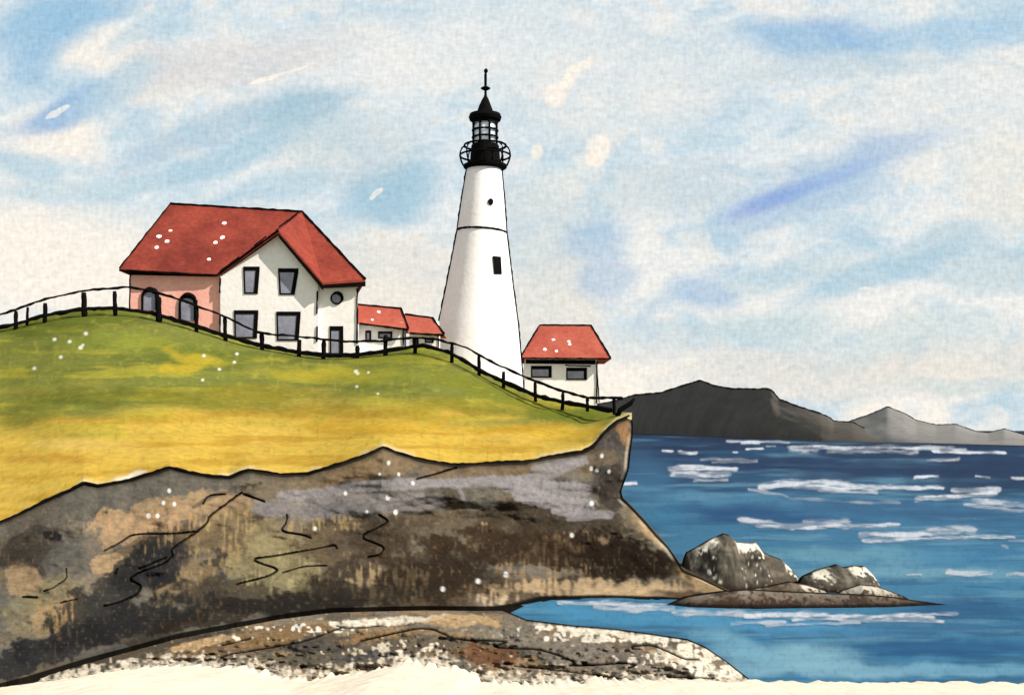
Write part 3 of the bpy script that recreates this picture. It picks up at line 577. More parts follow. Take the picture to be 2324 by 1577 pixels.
def build_foam():
    # brushed streaks of foam lying 3 cm above the sea, frayed at their ends
    U, V = np.meshgrid(np.linspace(1190, 2440, 700), np.linspace(990, 1440, 290))
    p = Paint(U, V, (214, 220, 230)); a = np.zeros(U.shape)
    dry = fbm(U / 30, V / 8, 4, 52)
    def st(pts, w, al, fray=.5):
        nonlocal a
        d = p.dist(pts, 3) / (w / 2); m = (1 - sst(.25, 1.25, d + (dry - .5) * fray * 3.4)) * al
        a = np.maximum(a, m)
    for pts, w, al in (
        ([(1650, 1000), (1730, 1002), (1790, 1004)], 6, .55), ([(1685, 1003), (1722, 1004)], 9, .8), ([(1800, 1018), (1850, 1018)], 24, .55), ([(1850, 1014), (2000, 1016), (2190, 1019)], 11, .8), ([(1880, 1022), (2080, 1026)], 12, .5), ([(2120, 1024), (2280, 1027)], 8, .85),
        ([(1505, 1025), (1525, 1025)], 6, .85), ([(1545, 1026), (1580, 1029)], 9, .8), ([(1665, 1026), (1672, 1026)], 5, .8), ([(1695, 1020), (1730, 1018)], 6, .8), ([(1740, 1012), (1760, 1012)], 4, .7), ([(1590, 1043), (1650, 1041), (1715, 1045)], 8, .5), ([(1615, 1049), (1700, 1047)], 6, .45),
        ([(1520, 1062), (1600, 1062), (1668, 1064)], 13, .8), ([(1530, 1074), (1600, 1074), (1650, 1074)], 18, .7), ([(1575, 1090), (1650, 1088)], 10, .45), ([(2105, 1046), (2175, 1040)], 10, .55), ([(2075, 1082), (2130, 1081)], 7, .9), ([(2215, 1081), (2245, 1083)], 6, .7), ([(2295, 1082), (2330, 1083)], 9, .8),
        ([(1725, 1103), (1800, 1096), (1900, 1098), (1960, 1106)], 16, .75), ([(1780, 1100), (1900, 1108), (2010, 1106), (2140, 1108)], 12, .8), ([(1860, 1112), (1990, 1118)], 10, .6), ([(2080, 1132), (2180, 1126), (2260, 1118)], 13, .8), ([(2160, 1110), (2265, 1112)], 12, .65), ([(2210, 1135), (2340, 1148)], 14, .7), ([(2190, 1146), (2330, 1160)], 8, .55), ([(1700, 1108), (1800, 1130), (1920, 1140), (2040, 1142)], 8, .35),
        ([(1410, 1098), (1445, 1097)], 8, .9), ([(1680, 1180), (1740, 1182), (1800, 1196)], 15, .7), ([(1720, 1194), (1830, 1194), (1920, 1190)], 14, .75), ([(1830, 1186), (1920, 1186)], 22, .6), ([(1930, 1192), (2040, 1190)], 9, .7), ([(1955, 1212), (2060, 1214), (2160, 1206)], 14, .75), ([(1960, 1226), (2080, 1222), (2260, 1215)], 10, .75), ([(2110, 1204), (2210, 1202)], 22, .55), ([(2180, 1216), (2300, 1220)], 8, .8), ([(2275, 1236), (2284, 1242)], 10, .7), ([(2290, 1226), (2340, 1226)], 7, .6),
        ([(2150, 1300), (2250, 1302)], 13, .6), ([(2285, 1303), (2330, 1303)], 10, .45), ([(2060, 1304), (2090, 1303)], 4, .4),
        ([(1270, 1366), (1340, 1368), (1440, 1372), (1530, 1378)], 12, .7), ([(1350, 1374), (1450, 1384), (1520, 1380)], 14, .55), ([(1530, 1386), (1620, 1392), (1690, 1394)], 16, .6), ([(1690, 1396), (1780, 1394), (1950, 1398), (2120, 1402)], 14, .8), ([(1800, 1404), (2000, 1406), (2140, 1410)], 9, .7), ([(1960, 1398), (2170, 1392)], 11, .7), ([(1660, 1414), (1780, 1410)], 9, .6), ([(1740, 1418), (1950, 1412)], 8, .45)):
        st(pts, w, al)
    a *= .35 + .75 * sst(.30, .60, fbm(U / 50, V / 9, 3, 53)); a *= .85 + .25 * vnoise(U / 5, V / 6, 54); a = np.clip(a, 0, 1)
    Y = y_at(V, .03); X = (U - U0) * Y / F; Z = np.full(U.shape, .03)
    on = a > .01; keep = on[:-1, :-1] | on[1:, :-1] | on[:-1, 1:] | on[1:, 1:]
    tag(grid_mesh('sea_foam', X, Y, Z, p.c * .56, M['foam'], keep, a), kind='stuff')
build_foam()

# ------------------------------------------------------------------ far hills across the water
def ridge(name, prof, base, mat, back, seed, kind=True, line_r=2.0):
    """prof: skyline (u, v); base: shoreline (u, v); a hill rising from the shore to the skyline and falling behind"""
    us = np.arange(prof[0][0], prof[-1][0] + 1, 4.0); vp = interp(prof, us); vb = interp(base, us); yb = y_at(vb)
    t = np.linspace(0, 1, 26); T, U = np.meshgrid(t, us, indexing='ij')
    yr = yb * back; zr = EYE + (VH - vp) * yr / F
    zr = np.maximum(zr, .2)
    Y = yb + (yr - yb) * T; Z = -0.3 + (zr + .3) * T ** .8
    amp = (zr * .045) * np.sin(np.pi * T); Z += (fbm(U / 40, T * 5, 4, seed) - .5) * 2 * amp
    X = (U - U0) * Y / F
    X2 = (U - U0) * (yr + (yr - yb) * 1.2 * T[::1]) / F; Y2 = yr + (yr - yb) * 1.2 * T; Z2 = zr * (1 - T ** 1.3) - .3 * T
    X = np.vstack([X, X2[1:]]); Y = np.vstack([Y, Y2[1:]]); Z = np.vstack([Z, Z2[1:]])
    o = grid_mesh(name, X, Y, Z, None, mat); tag(o, kind='structure')
    mb = MB(); pts = [Vector(((u - U0) * y / F, y, z)) for u, y, z in zip(us, yr, zr)]
    mb.tube(pts, [line_r * p.y / F for p in pts], 6, 0, .35)
    mb.build('crest_line', M['ink'], o, True)  # ink outline drawn along the skyline
    return o
DARK = [(1180, 960), (1300, 925), (1387, 912), (1441, 896), (1500, 891), (1540, 878), (1589, 863), (1621, 875), (1661, 882), (1693, 882), (1722, 883), (1736, 881), (1751, 885), (1767, 905), (1805, 920), (1855, 936), (1882, 947), (1891, 955), (1936, 959), (1981, 983), (2023, 1002), (2030, 1003.8)]
GREY = [(1860, 985), (1931, 955), (1967, 943), (2014, 923), (2052, 938), (2079, 954), (2124, 964), (2169, 963), (2214, 979), (2243, 982), (2279, 973), (2324, 987), (2380, 980), (2450, 995), (2560, 1000), (2700, 1016), (2720, 1019)]
ridge('headland', DARK, [(1180, 980), (1441, 982.5), (1864, 1000.5), (2030, 1004.3)], M['far_dark'], 1.18, 5)
ridge('hills', GREY, [(1860, 998), (2023, 1003), (2324, 1011), (2720, 1020)], M['far_grey'], 1.25, 9, line_r=1.6)

# ------------------------------------------------------------------ reef rocks off the headland
def paint_rock(o): pass
def rock(label, prof, vfoot, w_front, w_back, seed, base=(92, 86, 76), pale=.5, y_shift=0.0, group='rocks along the reef'):
    us = np.linspace(prof[0][0], prof[-1][0], max(60, int((prof[-1][0] - prof[0][0]) / 2.4))); vp = interp(prof, us)
    yf = y_at(vfoot); y0 = yf + w_front; nt = 60
    zr = np.maximum(EYE + (VH - vp) * y0 / F, .0)
    T, U = np.meshgrid(np.linspace(-1, 1, nt), us, indexing='ij')
    taper = np.clip(zr / max(zr.max(), .01), .15, 1) ** .6
    Yc = y0 + np.where(T < 0, T * w_front * taper, T * w_back * taper)
    g = np.where(T < 0, 1 - np.abs(T) ** 1.5, 1 - np.abs(T) ** 1.2)
    Z = (zr + .35) * g - .35
    amp = .16 * np.clip(zr, .2, 1.6) * np.sin(np.pi * (np.abs(T))) 
    Z += (fbm(U / 30, T * 4 + seed, 4, seed) - .5) * 2.4 * amp
    X = (U - U0) * y0 / F + 0 * Yc
    V = VH - (Z - EYE) * F / Yc
    p = Paint(U, V, base)
    n = fbm(U / 40, V / 18, 4, seed + 3)
    p.lay(sst(.46, .62, n) * .8, (64, 60, 54)); p.lay(sst(.55, .66, fbm(U / 30, V / 14, 3, seed + 9)) * .5, (132, 122, 106))
    dry = vnoise(U / 5, V / 6, 40 + seed) * .5 + vnoise(U / 9, V / 5, 41 + seed) * .5
    up = V - vp
    p.lay(sst(.46, .6, dry + .28 - sst(0, 40, up) * .5) * pale * 1.6 * sst(.35, .55, fbm(U / 50, V * 0, 2, seed + 4)), (236, 226, 206))
    ft = (Z < .1); p.lay(sst(.45, .05, Z) * .7, (64, 50, 40)); p.lay(sst(.16, .04, Z) * .9, (24, 20, 18))
    p.lay((1 - sst(2.0, 4.2, np.abs(up))) * (np.abs(T) < .3) * .95, (22, 18, 16))
    p.lay(sst(.66, .9, vnoise(U / 4.5, V / 5, 48)) * .4, (50, 46, 40))
    o = grid_mesh('reef_rock', X, Yc, Z, p.c * .62, M['rock'])
    # origin at the rock's own foot
    c = Vector((float(X.mean()), y0, 0)); o.data.transform(__import__('mathutils').Matrix.Translation(-c)); o.location = c
    return tag(o, label, 'rock', group)
rock('tall grey reef rock with two humps and a pale crest, closest to the cliff', [(1542, 1330), (1555, 1253), (1580, 1240), (1610, 1222), (1640, 1209), (1652, 1212), (1670, 1228), (1700, 1230), (1714, 1228), (1728, 1250), (1745, 1258), (1770, 1267), (1790, 1285), (1810, 1310), (1825, 1345)], 1345, 3.2, 3.0, 3, (92, 86, 76), .8)
rock('smaller grey reef rock with a pale rounded crest, beyond the tall one', [(1800, 1345), (1820, 1306), (1850, 1292), (1880, 1284), (1897, 1279), (1912, 1286), (1935, 1282), (1958, 1283), (1975, 1298), (1988, 1315), (1996, 1345)], 1352, 2.6, 2.6, 6, (100, 95, 86), .9)
rock('low rounded brown rock at the waterline below the tall reef rock', [(1655, 1366), (1700, 1336), (1745, 1328), (1790, 1318), (1830, 1326), (1870, 1338), (1900, 1362)], 1368, 1.6, 2.2, 9, (92, 78, 64), .5)
rock('low dark rock below the smaller reef rock, sloping towards the open sea', [(1872, 1366), (1910, 1338), (1950, 1325), (1985, 1328), (2020, 1340), (2055, 1354), (2085, 1374)], 1372, 1.4, 2.0, 12, (86, 80, 70), .4)
rock('long flat dark ledge at water level, ending in the reef tip out at sea', [(1500, 1376), (1560, 1352), (1640, 1340), (1700, 1336), (1760, 1340), (1860, 1344), (1960, 1348), (2030, 1354), (2080, 1362), (2130, 1369), (2170, 1374), (2200, 1386)], 1385, 1.3, 4.0, 15, (76, 60, 48), .1)

# ------------------------------------------------------------------ building blocks
def px_poly(pts, y): return [P(u, v, y) for u, v in pts]
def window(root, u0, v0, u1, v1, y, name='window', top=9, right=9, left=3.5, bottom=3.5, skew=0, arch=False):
    """dark frame, its thick top and right bars drawn as reveal shade, grey pane as its child; y is the wall face"""
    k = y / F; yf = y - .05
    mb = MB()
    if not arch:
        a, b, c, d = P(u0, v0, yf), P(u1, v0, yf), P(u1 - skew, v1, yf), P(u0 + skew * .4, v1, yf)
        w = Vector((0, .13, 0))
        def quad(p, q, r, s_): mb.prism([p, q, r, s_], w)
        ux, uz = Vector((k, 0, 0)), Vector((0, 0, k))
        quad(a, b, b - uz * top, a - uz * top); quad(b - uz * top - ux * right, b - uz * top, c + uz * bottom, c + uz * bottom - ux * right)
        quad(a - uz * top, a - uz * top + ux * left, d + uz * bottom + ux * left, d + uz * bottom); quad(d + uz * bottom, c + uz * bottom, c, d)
    else:
        n = 10; cu, ru = (u0 + u1) / 2, (u1 - u0) / 2
        out = [(u0, v1)] + [(cu - ru * math.cos(math.pi * i / n), v0 + ru * 1.05 - ru * 1.05 * math.sin(math.pi * i / n)) for i in range(n + 1)] + [(u1, v1)]
        rr = [3.0 * k] + [(3 + 3.5 * math.sin(math.pi * (i / n) * .75) ** 2) * k for i in range(n + 1)] + [5 * k]
        mb.tube([P(u, v, yf) for u, v in out], rr, 8, 0, .15)
    fr = mb.build(name, M['ink'], root)
    mp = MB()
    if not arch: mp.prism([P(u0 + 2, v0 + 4, yf + .03), P(u1 - 3, v0 + 4, yf + .03), P(u1 - skew - 3, v1 - 2, yf + .03), P(u0 + 2, v1 - 2, yf + .03)], (0, .06, 0))
    else: mp.prism([P(u, v, yf + .02) for u, v in out], (0, .06, 0))
    mp.build('pane', M['pane'], fr); return fr
def shell(root, verts, faces, mats, spots=(), thick=.16, name='roof', spot_r=.14):
    """roof planes with shared edges, given thickness below; white bird-lime spots in the same mesh"""
    off = Vector(root.location); bm = bmesh.new(); vs = {k: bm.verts.new(Vector(p) - off) for k, p in verts.items()}
    for f in faces: bm.faces.new([vs[c] for c in f])
    bmesh.ops.triangulate(bm, faces=bm.faces[:])
    bmesh.ops.recalc_face_normals(bm, faces=bm.faces)
    up = sum((f.normal.z for f in bm.faces))
    if up < 0: bmesh.ops.reverse_faces(bm, faces=bm.faces)
    res = bmesh.ops.extrude_face_region(bm, geom=bm.faces[:])
    bmesh.ops.translate(bm, verts=[g for g in res['geom'] if isinstance(g, bmesh.types.BMVert)], vec=(0, 0, thick))
    bmesh.ops.translate(bm, verts=bm.verts[:], vec=(0, 0, -thick))
    bmesh.ops.recalc_face_normals(bm, faces=bm.faces)
    bm.faces.ensure_lookup_table()
    from mathutils.bvhtree import BVHTree
    tree = BVHTree.FromBMesh(bm); mb = MB(); mb.bm.free(); mb.bm = bm
    hits = []
    for (u, v) in spots:
        o = Vector((0, 0, EYE)) - off; d = (P(u, v, 80) - Vector((0, 0, EYE))).normalized()
        h = tree.ray_cast(o, d)
        if h[0] is not None: hits.append((h[0], h[1]))
    for p, n in hits: mb.disc(p, n if n.y < 0 or n.z > 0 else -n, spot_r * random.uniform(.8, 1.2), .02, 1)
    me = bpy.data.meshes.new(name); bm.to_mesh(me); bm.free()
    return link(name, me, mats, root)

# ------------------------------------------------------------------ the keeper's house
def build_house():
    root = empty('house', P(560, 790, 79) * 1.0, "white keeper's house with big red hip roof and salmon side wall, behind the fence", 'house')
    root.location.z = 10.0
    zb = 9.3
    def wall(name, pts, y, depth, mat):
        mb = MB(); q = px_poly(pts, y)
        a = [mb.bm.verts.new(p) for p in q]; b = [mb.bm.verts.new((p.x * (y + depth) / y if p.x > -14 else p.x, p.y + depth, p.z)) for p in q]; n = len(a)
        mb.bm.faces.new(a); mb.bm.faces.new(b[::-1])
        for i in range(n): mb.bm.faces.new((a[i], b[i], b[(i + 1) % n], a[(i + 1) % n]))
        return mb.build(name, mat, root)
    def down(u, y): return VH - (zb - EYE) * F / y
    pw = wall('side_wall', [(295, 616), (508, 619), (508, down(508, 77.25)), (295, down(295, 77.25))], 77.25, 8.0, M['pink'])
    gw = wall('gable_wall', [(500, 628), (632, 534), (722, 645), (722, down(722, 77)), (500, down(500, 77))], 77.0, 3.5, M['white'])
    ew = wall('entrance_wall', [(715, 645), (812, 645), (812, down(812, 77.4)), (715, down(715, 77.4))], 77.35, 8.5, M['white'])
    wall('rear_wall', [(515, 620), (720, 640), (720, down(720, 80)), (515, down(515, 80))], 80.6, 5.35, M['white'])
    V_ = {'A': P(387, 463, 81.5), 'D': P(686, 481, 81.5), 'B': P(271, 610, 76.6), 'L': P(497, 622, 76.9), 'C': P(632, 524, 76.35), 'F': P(733, 641, 76.4), 'E': P(829, 634, 76.9)}
    V_['G'] = Vector((V_['B'].x, 86.8, V_['B'].z)); V_['H'] = Vector((P(806, 634, 86.8).x, 86.8, V_['E'].z))
    roof = shell(root, V_, ['BLDA', 'LCD', 'CFED', 'ADHG', 'AGB', 'DEH'], (M['roof'], M['spot']),
          [(387, 524), (361, 537), (379, 548), (356, 562), (509, 507), (505, 539), (489, 551), (474, 589), (503, 541)])
    up = Vector((0, -.03, .03))
    mb = MB()
    for a, b, r in (('A', 'D', .075), ('A', 'B', .055), ('D', 'E', .075), ('L', 'C', .07)): mb.line(V_[a] + up, V_[b] + up, r, .3, .02)
    for f0, f1 in ((.02, .24), (.42, .56), (.72, .98)): mb.line(V_['L'].lerp(V_['D'], f0) + Vector((0, -.25, .06)), V_['L'].lerp(V_['D'], f1) + Vector((0, -.25, .06)), .05, .3, .02)
    mb.build('ridge_cap', M['ink'], roof)
    mb = MB(); d = Vector((0, -.06, 0))
    mb.line(V_['B'] + d + Vector((0, 0, -.1)), V_['L'] + d + Vector((0, 0, -.1)), .06, .3, .02)
    mb.build('gutter', M['ink'], roof)
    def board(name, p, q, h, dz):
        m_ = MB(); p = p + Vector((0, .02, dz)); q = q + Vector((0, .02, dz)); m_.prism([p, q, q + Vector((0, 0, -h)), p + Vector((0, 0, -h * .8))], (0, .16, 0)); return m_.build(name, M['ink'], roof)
    board('bargeboard_shade', V_['C'] + Vector((.02, 0, 0)), V_['F'], .42, -.12); board('fascia_shade', V_['F'] - Vector((.15, 0, 0)), V_['E'], .34, -.12)  # black depth of these boards stands in for shade under the eaves
    p0, p1 = P(295, 615, 77.15), P(489, 618, 77.15); mb = MB(); mb.prism([p0, p1, p1 - Vector((0, 0, .30)), p0 - Vector((0, 0, .26))], (0, .09, 0)); mb.build('soffit_board', M['ink'], pw)
    for (u, v0, v1, y, w) in ((295, 624, 720, 77.25, pw), (499.5, 630, 665, 77, gw), (499.5, 715, 760, 77, gw), (720, 660, 712, 77, gw), (720, 740, 775, 77, gw), (811, 655, 780, 77.35, ew)):
        mb = MB(); mb.line(P(u, v0, y - .03), P(u - 1, v1, y - .03), .055, .3, .02); mb.build('corner_trim', M['ink'], w)
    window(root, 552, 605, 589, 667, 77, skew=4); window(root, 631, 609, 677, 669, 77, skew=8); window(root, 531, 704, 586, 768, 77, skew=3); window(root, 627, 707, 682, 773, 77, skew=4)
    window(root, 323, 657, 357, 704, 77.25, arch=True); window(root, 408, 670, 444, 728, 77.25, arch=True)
    # round window
    mb = MB(); y = 77.3; k = y / F; c = P(764, 677, y); ring = [c + Vector((math.cos(q) * 12.5 * k, 0, math.sin(q) * 12.5 * k)) for q in [2 * math.pi * i / 20 for i in range(20)]]
    mb.tube(ring, [(2.0 + 2.4 * max(0, math.cos(2 * math.pi * i / 20 - .7))) * k for i in range(20)], 8, 0, .1, True); fr = mb.build('round_window', M['ink'], root)
    mb = MB(); mb.prism([p + Vector((0, .005, 0)) for p in ring], (0, .07, 0)); mb.build('pane', M['pane'], fr)
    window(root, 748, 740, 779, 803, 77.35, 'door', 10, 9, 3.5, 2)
    return root
build_house()

# ------------------------------------------------------------------ sheds and cottage
def gable_shed(label, R0, R1, E1, E0, yr, ye, wall_u, zb, spots, group, marks):
    root = empty('shed', Vector((P((R0[0] + R1[0]) / 2, 780, yr).x, yr, zb)), label, 'shed', group)
    V_ = {'A': P(*R0, yr), 'B': P(*R1, yr), 'C': P(*E1, ye), 'D': P(*E0, ye)}
    V_['F'] = Vector((V_['C'].x, 2 * yr - ye, V_['C'].z)); V_['E'] = Vector((V_['D'].x, 2 * yr - ye, V_['D'].z))
    roof = shell(root, V_, ['DCBA', 'ABFE'], (M['roof_pale'], M['spot']), spots, .10, spot_r=.12)
    mb = MB(); up = Vector((0, -.03, .03))
    for a, b, r in (('A', 'B', .06), ('B', 'C', .06)): mb.line(V_[a] + up, V_[b] + up, r, .3, .015)
    mb.build('ridge_cap', M['ink'], roof)
    mb = MB(); d = Vector((0, -.03, -.07)); mb.line(V_['D'] + d + Vector((.15, 0, 0)), V_['C'] + d, .075, .3, .015); mb.build('gutter', M['ink'], roof)
    yw = ye + .45; vt = (E0[1] + E1[1]) / 2 - 8
    vb = VH - (zb - .6 - EYE) * F / yw
    mb = MB(); a0, a1 = P(wall_u[0], vt, yw), P(wall_u[1], vt, yw); b0, b1 = P(wall_u[0], vb, yw), P(wall_u[1], vb, yw)
    mb.prism([a0, a1, b1, b0], (0, 2 * (yr - ye) - .9, 0))
    w = mb.build('wall', M['white'], root)
    # gable infill under the verge
    xr = a1.x - .02; mb = MB(); mb.prism([Vector((xr, yw + .05, a1.z)), Vector((xr, yr, V_['B'].z - .22)), Vector((xr, 2 * yr - yw - .05, a1.z))], (-.2, 0, 0)); mb.build('gable', M['white'], root)
    mb = MB(); mb.line(P(wall_u[1], vt + 6, yw - .03), P(wall_u[1] - .5, vb - 15, yw - .03), .045, .3, .015); mb.build('corner_trim', M['ink'], w)
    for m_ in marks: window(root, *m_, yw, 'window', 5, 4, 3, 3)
    return root
gable_shed("low white shed with a red roof, leaning against the house's right wall", (806, 691), (911, 701), (927, 746), (812, 732), 80.6, 79.0, (815, 915), 10.2, [(860, 708), (845, 726)], 'low sheds between house and tower', [(829, 750, 842, 774), (858, 752, 890, 768)])
gable_shed('smallest white shed with a red roof, tucked against the foot of the tower', (919, 714), (982, 722), (1008, 758), (926, 754), 81.0, 79.6, (929, 995), 9.9, [], 'low sheds between house and tower', [(936, 766, 950, 780), (964, 766, 984, 778)])

def build_cottage():
    root = empty('cottage', Vector((P(1280, 900, 93).x, 93, 7.6)), 'small white cottage with a pale red hip roof, right of the lighthouse tower', 'cottage')
    V_ = {'A': P(1225, 738, 93), 'B': P(1342, 739, 93), 'C': P(1386, 812, 90), 'D': P(1181, 811, 90)}
    V_['F'] = Vector((V_['C'].x, 96.5, V_['C'].z)); V_['E'] = Vector((V_['D'].x, 96.5, V_['D'].z))
    roof = shell(root, V_, ['DCBA', 'ABFE', 'BCF', 'AED'], (M['roof_pale'], M['spot']), [(1256, 771), (1293, 781), (1237, 793), (1263, 797), (1291, 775)], .12, spot_r=.15)
    mb = MB(); up = Vector((0, -.03, .03))
    for a, b in ('AB', 'BC', 'AD'): mb.line(V_[a] + up, V_[b] + up, .065, .3, .02)
    mb.build('ridge_cap', M['ink'], roof)
    mb = MB(); d = Vector((0, -.03, -.06)); mb.line(V_['D'] + d, V_['C'] + d + Vector((.05, 0, 0)), .06, .3, .015); mb.build('gutter', M['ink'], roof)
    yw = 90.75; vb = VH - (6.9 - EYE) * F / yw
    mb = MB(); mb.prism([P(1191, 808, yw), P(1355, 808, yw), P(1355, vb, yw), P(1191, vb, yw)], (0, 5, 0)); w = mb.build('wall', M['white'], root)
    p0, p1 = P(1193, 816, yw - .08), P(1352, 817, yw - .08); mb = MB(); mb.prism([p0, p1, p1 - Vector((0, 0, .34)), p0 - Vector((0, 0, .32))], (0, .07, 0)); mb.build('soffit_board', M['ink'], w)
    mb = MB(); mb.line(P(1355, 820, yw - .04), P(1354, 914, yw - .04), .055, .3, .02); mb.line(P(1355, 840, yw - .04), P(1360, 914, yw - .04), .045, .3, .02); mb.build('corner_trim', M['ink'], w)
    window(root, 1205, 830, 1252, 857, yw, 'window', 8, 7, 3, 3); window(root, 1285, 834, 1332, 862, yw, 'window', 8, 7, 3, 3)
    mb = MB(); mb.line(P(1283, 829, yw - .05), P(1340, 831, yw - .05), .05, .2, .01); mb.build('lintel', M['ink'], w)
build_cottage()

# ------------------------------------------------------------------ the lighthouse
def build_lighthouse():
    y = 86.0; k = y / F
    def uc(v): return 1099 - (v - 380) * (19 / 500)
    def hw(v): return float(np.interp(v, [380, 450, 530, 650, 735, 850, 960], [38.5, 47.5, 56, 75, 89.5, 104, 116]))
    def z(v): return EYE + (VH - v) * k
    def x(u): return (u - U0) * k
    x0 = x(1099)
    root = empty('lighthouse', Vector((x(uc(880)), y, z(900))), 'tall white lighthouse tower with a black lantern room and railed gallery on top', 'lighthouse')
    vs = list(np.linspace(955, 382, 40))
    mb = MB(); mb.lathe([(hw(v) * k, z(v), x(uc(v)) - x0) for v in vs], (x0, y), 72); tower = mb.build('tower', M['white'], root, False)
    for p in tower.data.polygons: p.use_smooth = len(p.vertices) == 4
    # black string course and ink outline tubes down both flanks
    mb = MB(); v = 526; c = Vector((x(uc(v)), y, z(v))); r = hw(v) * k + .01
    mb.tube([c + Vector((math.cos(q) * r, math.sin(q) * r, .10 * math.cos(q) * -1)) for q in [2 * math.pi * i / 64 for i in range(64)]], .085, 7, 0, .2, True); mb.build('string_course', M['ink'], tower, True)
    for s in (-1, 1):
        mb = MB(); mb.tube([Vector((x(uc(v) + s * hw(v)), y + .05, z(v))) for v in np.linspace(935, 384, 60)], .125, 7, 0, .3); mb.build('edge_line', M['ink'], tower, True)
    def opening(name, u, v, w, h, oval):
        off = (u - uc(v)) / hw(v); q = math.asin(max(-1, min(1, off))); nr = Vector((math.sin(q), -math.cos(q), .1)).normalized(); t = Vector((math.cos(q), math.sin(q), 0))
        c = Vector((x(uc(v)), y, z(v))) + Vector((math.sin(q), -math.cos(q), 0)) * hw(v) * k
        m_ = MB(); W, H = w / 2 * k / max(.4, math.cos(q)), h / 2 * k
        if oval: pts = [c + t * W * math.cos(a) + Vector((0, 0, H * math.sin(a))) for a in [2 * math.pi * i / 14 for i in range(14)]]
        else: pts = [c + t * a * W + Vector((0, 0, b * H)) + Vector((math.sin(q), -math.cos(q), 0)) * (-.10 * b * H) for a, b in ((-1, -1), (1, -.95), (1, 1), (-1, 1))]
        m_.prism([p + nr * .10 for p in pts], -nr * .4); m_.build(name, M['ink'], tower)
    opening('window', 1114, 468, 11, 15, True); opening('window', 1129, 611, 16, 40, False)
    # gallery
    cx = x(1101)
    def ring(mb, r, zz, rad, n=48, c=cx): mb.tube([Vector((c + math.cos(q) * r * k, y + math.sin(q) * r * k, zz)) for q in [2 * math.pi * i / n for i in range(n)]], rad, 7, 0, .15, True)
    mb = MB(); mb.lathe([(40 * k, z(386), 0), (49 * k, z(381), 0), (50 * k, z(376), 0), (48 * k, z(375), 0)], (cx, y), 48); deck = mb.build('gallery_deck', M['ink'], root)
    mb = MB()
    ring(mb, 47, z(331), .085); ring(mb, 57, z(354), .075)
    rail = mb.build('railing', M['ink'], root, True)
    for i in range(8):
        q = 2 * math.pi * i / 8; m_ = MB()
        pr = [(49, 377), (54, 366), (57, 354), (56, 344), (52.5, 336), (46.5, 331)]
        m_.tube([Vector((cx + math.cos(q) * r * k, y + math.sin(q) * r * k, z(v))) for r, v in pr], .07, 7, 0, .2); m_.build('baluster', M['ink'], rail, True)
    # lantern
    mb = MB(); mb.lathe([(35 * k, z(377), 0), (33.5 * k, z(352), 0), (31.5 * k, z(332), 0), (29.5 * k, z(329), 0)], (cx, y), 32); mb.build('lantern_base', M['ink'], root)
    lan = MB(); ring(lan, 28.5, z(297), .075); ring(lan, 28.5, z(313), .075)
    lan.lathe([(29.5 * k, z(281), 0), (29.5 * k, z(276), 0)], (cx, y), 32)
    lr = lan.build('lantern_frame', M['ink'], root)
    for i in range(8):
        q = 2 * math.pi * (i + .5) / 8; m_ = MB(); c = Vector((cx + math.cos(q) * 28.5 * k, y + math.sin(q) * 28.5 * k, 0))
        m_.tube([c + Vector((0, 0, z(331))), c + Vector((0, 0, z(278)))], .085, 7); m_.build('glazing_bar', M['ink'], lr, True)
    mb = MB(); mb.lathe([(27.2 * k, z(330), 0), (27.2 * k, z(280), 0)], (cx, y), 32); mb.build('glass', M['glass'], root)
    mb = MB(); mb.lathe([(20 * k, z(330), 0), (24 * k, z(324), 0), (25 * k, z(305), 0), (24 * k, z(286), 0), (20 * k, z(280), 0)], (cx, y), 32); mb.build('lens', M['lens'], root, True)
    cx2 = x(1103) - cx
    mb = MB(); mb.lathe([(30 * k, z(277), 0), (35 * k, z(274), 0), (37.5 * k, z(267), 0), (35 * k, z(260), 0), (25 * k, z(257), 0), (19 * k, z(255), 0), (13.5 * k, z(240), 0), (8 * k, z(227), .02), (4 * k, z(220), .03), (2.6 * k, z(214), .03)], (cx, y), 32)
    rf = mb.build('lantern_roof', M['ink'], root)
    mb = MB(); mb.lathe([(2.8 * k, z(216), .03), (2.8 * k, z(206), .03), (8 * k, z(204), .03), (11.5 * k, z(201), .03), (8 * k, z(198.5), .03), (3 * k, z(196), .03), (3.2 * k, z(170), .03), (2.4 * k, z(167), .04), (4.4 * k, z(163.5), .06), (4.8 * k, z(161), .06), (3.2 * k, z(157.5), .06), (.8 * k, z(156), .06)], (cx, y), 16)
    mb.build('finial', M['ink'], rf)
build_lighthouse()

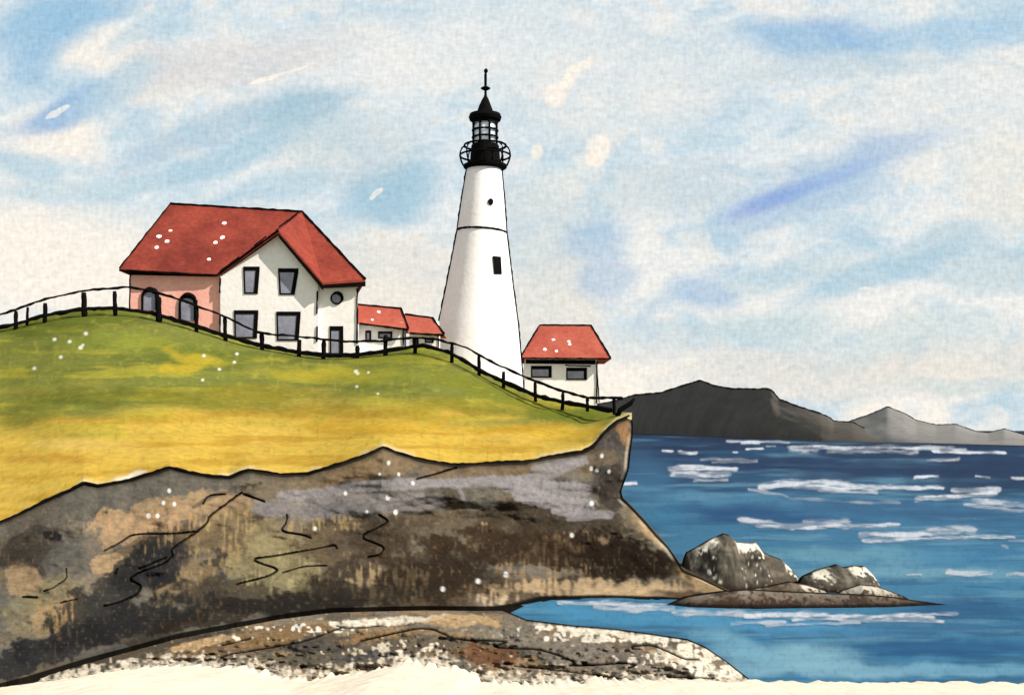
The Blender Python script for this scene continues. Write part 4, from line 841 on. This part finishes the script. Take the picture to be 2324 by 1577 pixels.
# ------------------------------------------------------------------ the fence along the crest
POSTS = [(36, 706, 752, 8), (62, 697, 736, 6), (102.5, 688, 731, 9), (191, 664, 719, 11), (261, 661, 713, 9), (360, 674, 731, 12), (446, 695, 758, 8.5), (511, 719, 773, 8), (594.5, 755, 802, 9), (679, 771, 814, 9), (734.5, 773, 822, 9), (811, 784, 825, 9), (875, 760, 816, 9), (942, 770, 810, 8), (1025.5, 781, 829, 7), (1087, 807, 858, 7), (1143, 843, 891, 7), (1215, 867, 920, 7), (1277, 890, 933, 7), (1333, 902, 931, 6.5), (1394, 903, 938, 7)]
TOP = [(-250, 770), (-120, 742), (14, 710), (60, 694), (102, 679), (150, 668), (190, 659), (256, 654), (297, 651), (335, 659), (370, 668), (407, 679), (448, 695), (512, 719), (550, 738), (581, 753), (620, 759), (673, 763), (717, 768), (784, 775), (869, 774), (887, 771), (938, 766), (996, 771), (1026, 780), (1058, 788), (1089, 807), (1137, 831), (1215, 865), (1273, 886), (1335, 903), (1417, 903)]
LOW = [(u, v - 1) for u, v in CREST if u < 1420]
def build_fence():
    root = empty('fence', P(700, 805, 69.4), 'long black post and rail fence following the crest of the grassy hill', 'fence')
    fy = lambda u: float(interp(CREST_Y, u)) - 2.7
    def rail(name, pts, r, du, hop=0):
        us = np.arange(pts[0][0], pts[-1][0], 11.0); vv = interp(pts, us); vv = np.convolve(np.pad(vv, 1, mode='edge'), [.25, .5, .25], 'valid')
        mb = MB(); mb.tube([P(u, v + random.uniform(-1, 1), fy(u) + du) for u, v in zip(us, vv)], r, 7, 0, .35); return mb.build(name, M['ink'], root, True)
    rail('top_rail', TOP, .07, -.12); rail('bottom_rail', LOW, .115, 0.0)
    rail('lower_rail', [(u, v + (4 if 300 < u < 900 else 2)) for u, v in LOW if u > -50], .05, -.10)
    for u, v0, v1, w in POSTS + [(-60, 722, 775, 9), (-170, 748, 800, 9)]:
        y = fy(u); k = y / F; mb = MB(); n = 6; ln = random.uniform(-2, 2)
        mb.tube([P(u + ln * (i / n - .5) + random.uniform(-.5, .5), v0 + (v1 + 3 - v0) * i / n, y) for i in range(n + 1)], [w * .6 * k * q for q in (.75, 1, .95, .9, .95, 1, .9)], 8, 0, .12)
        mb.build('post', M['ink'], root, True)
    # leaning end post where the fence meets the cliff
    mb = MB(); y = 53.5; mb.tube([P(1400, 945, y), P(1408, 930, y), P(1432, 915, y), P(1440, 903, y)], [.10, .11, .10, .06], 8, 0, .2); mb.build('post', M['ink'], root, True)
build_fence()
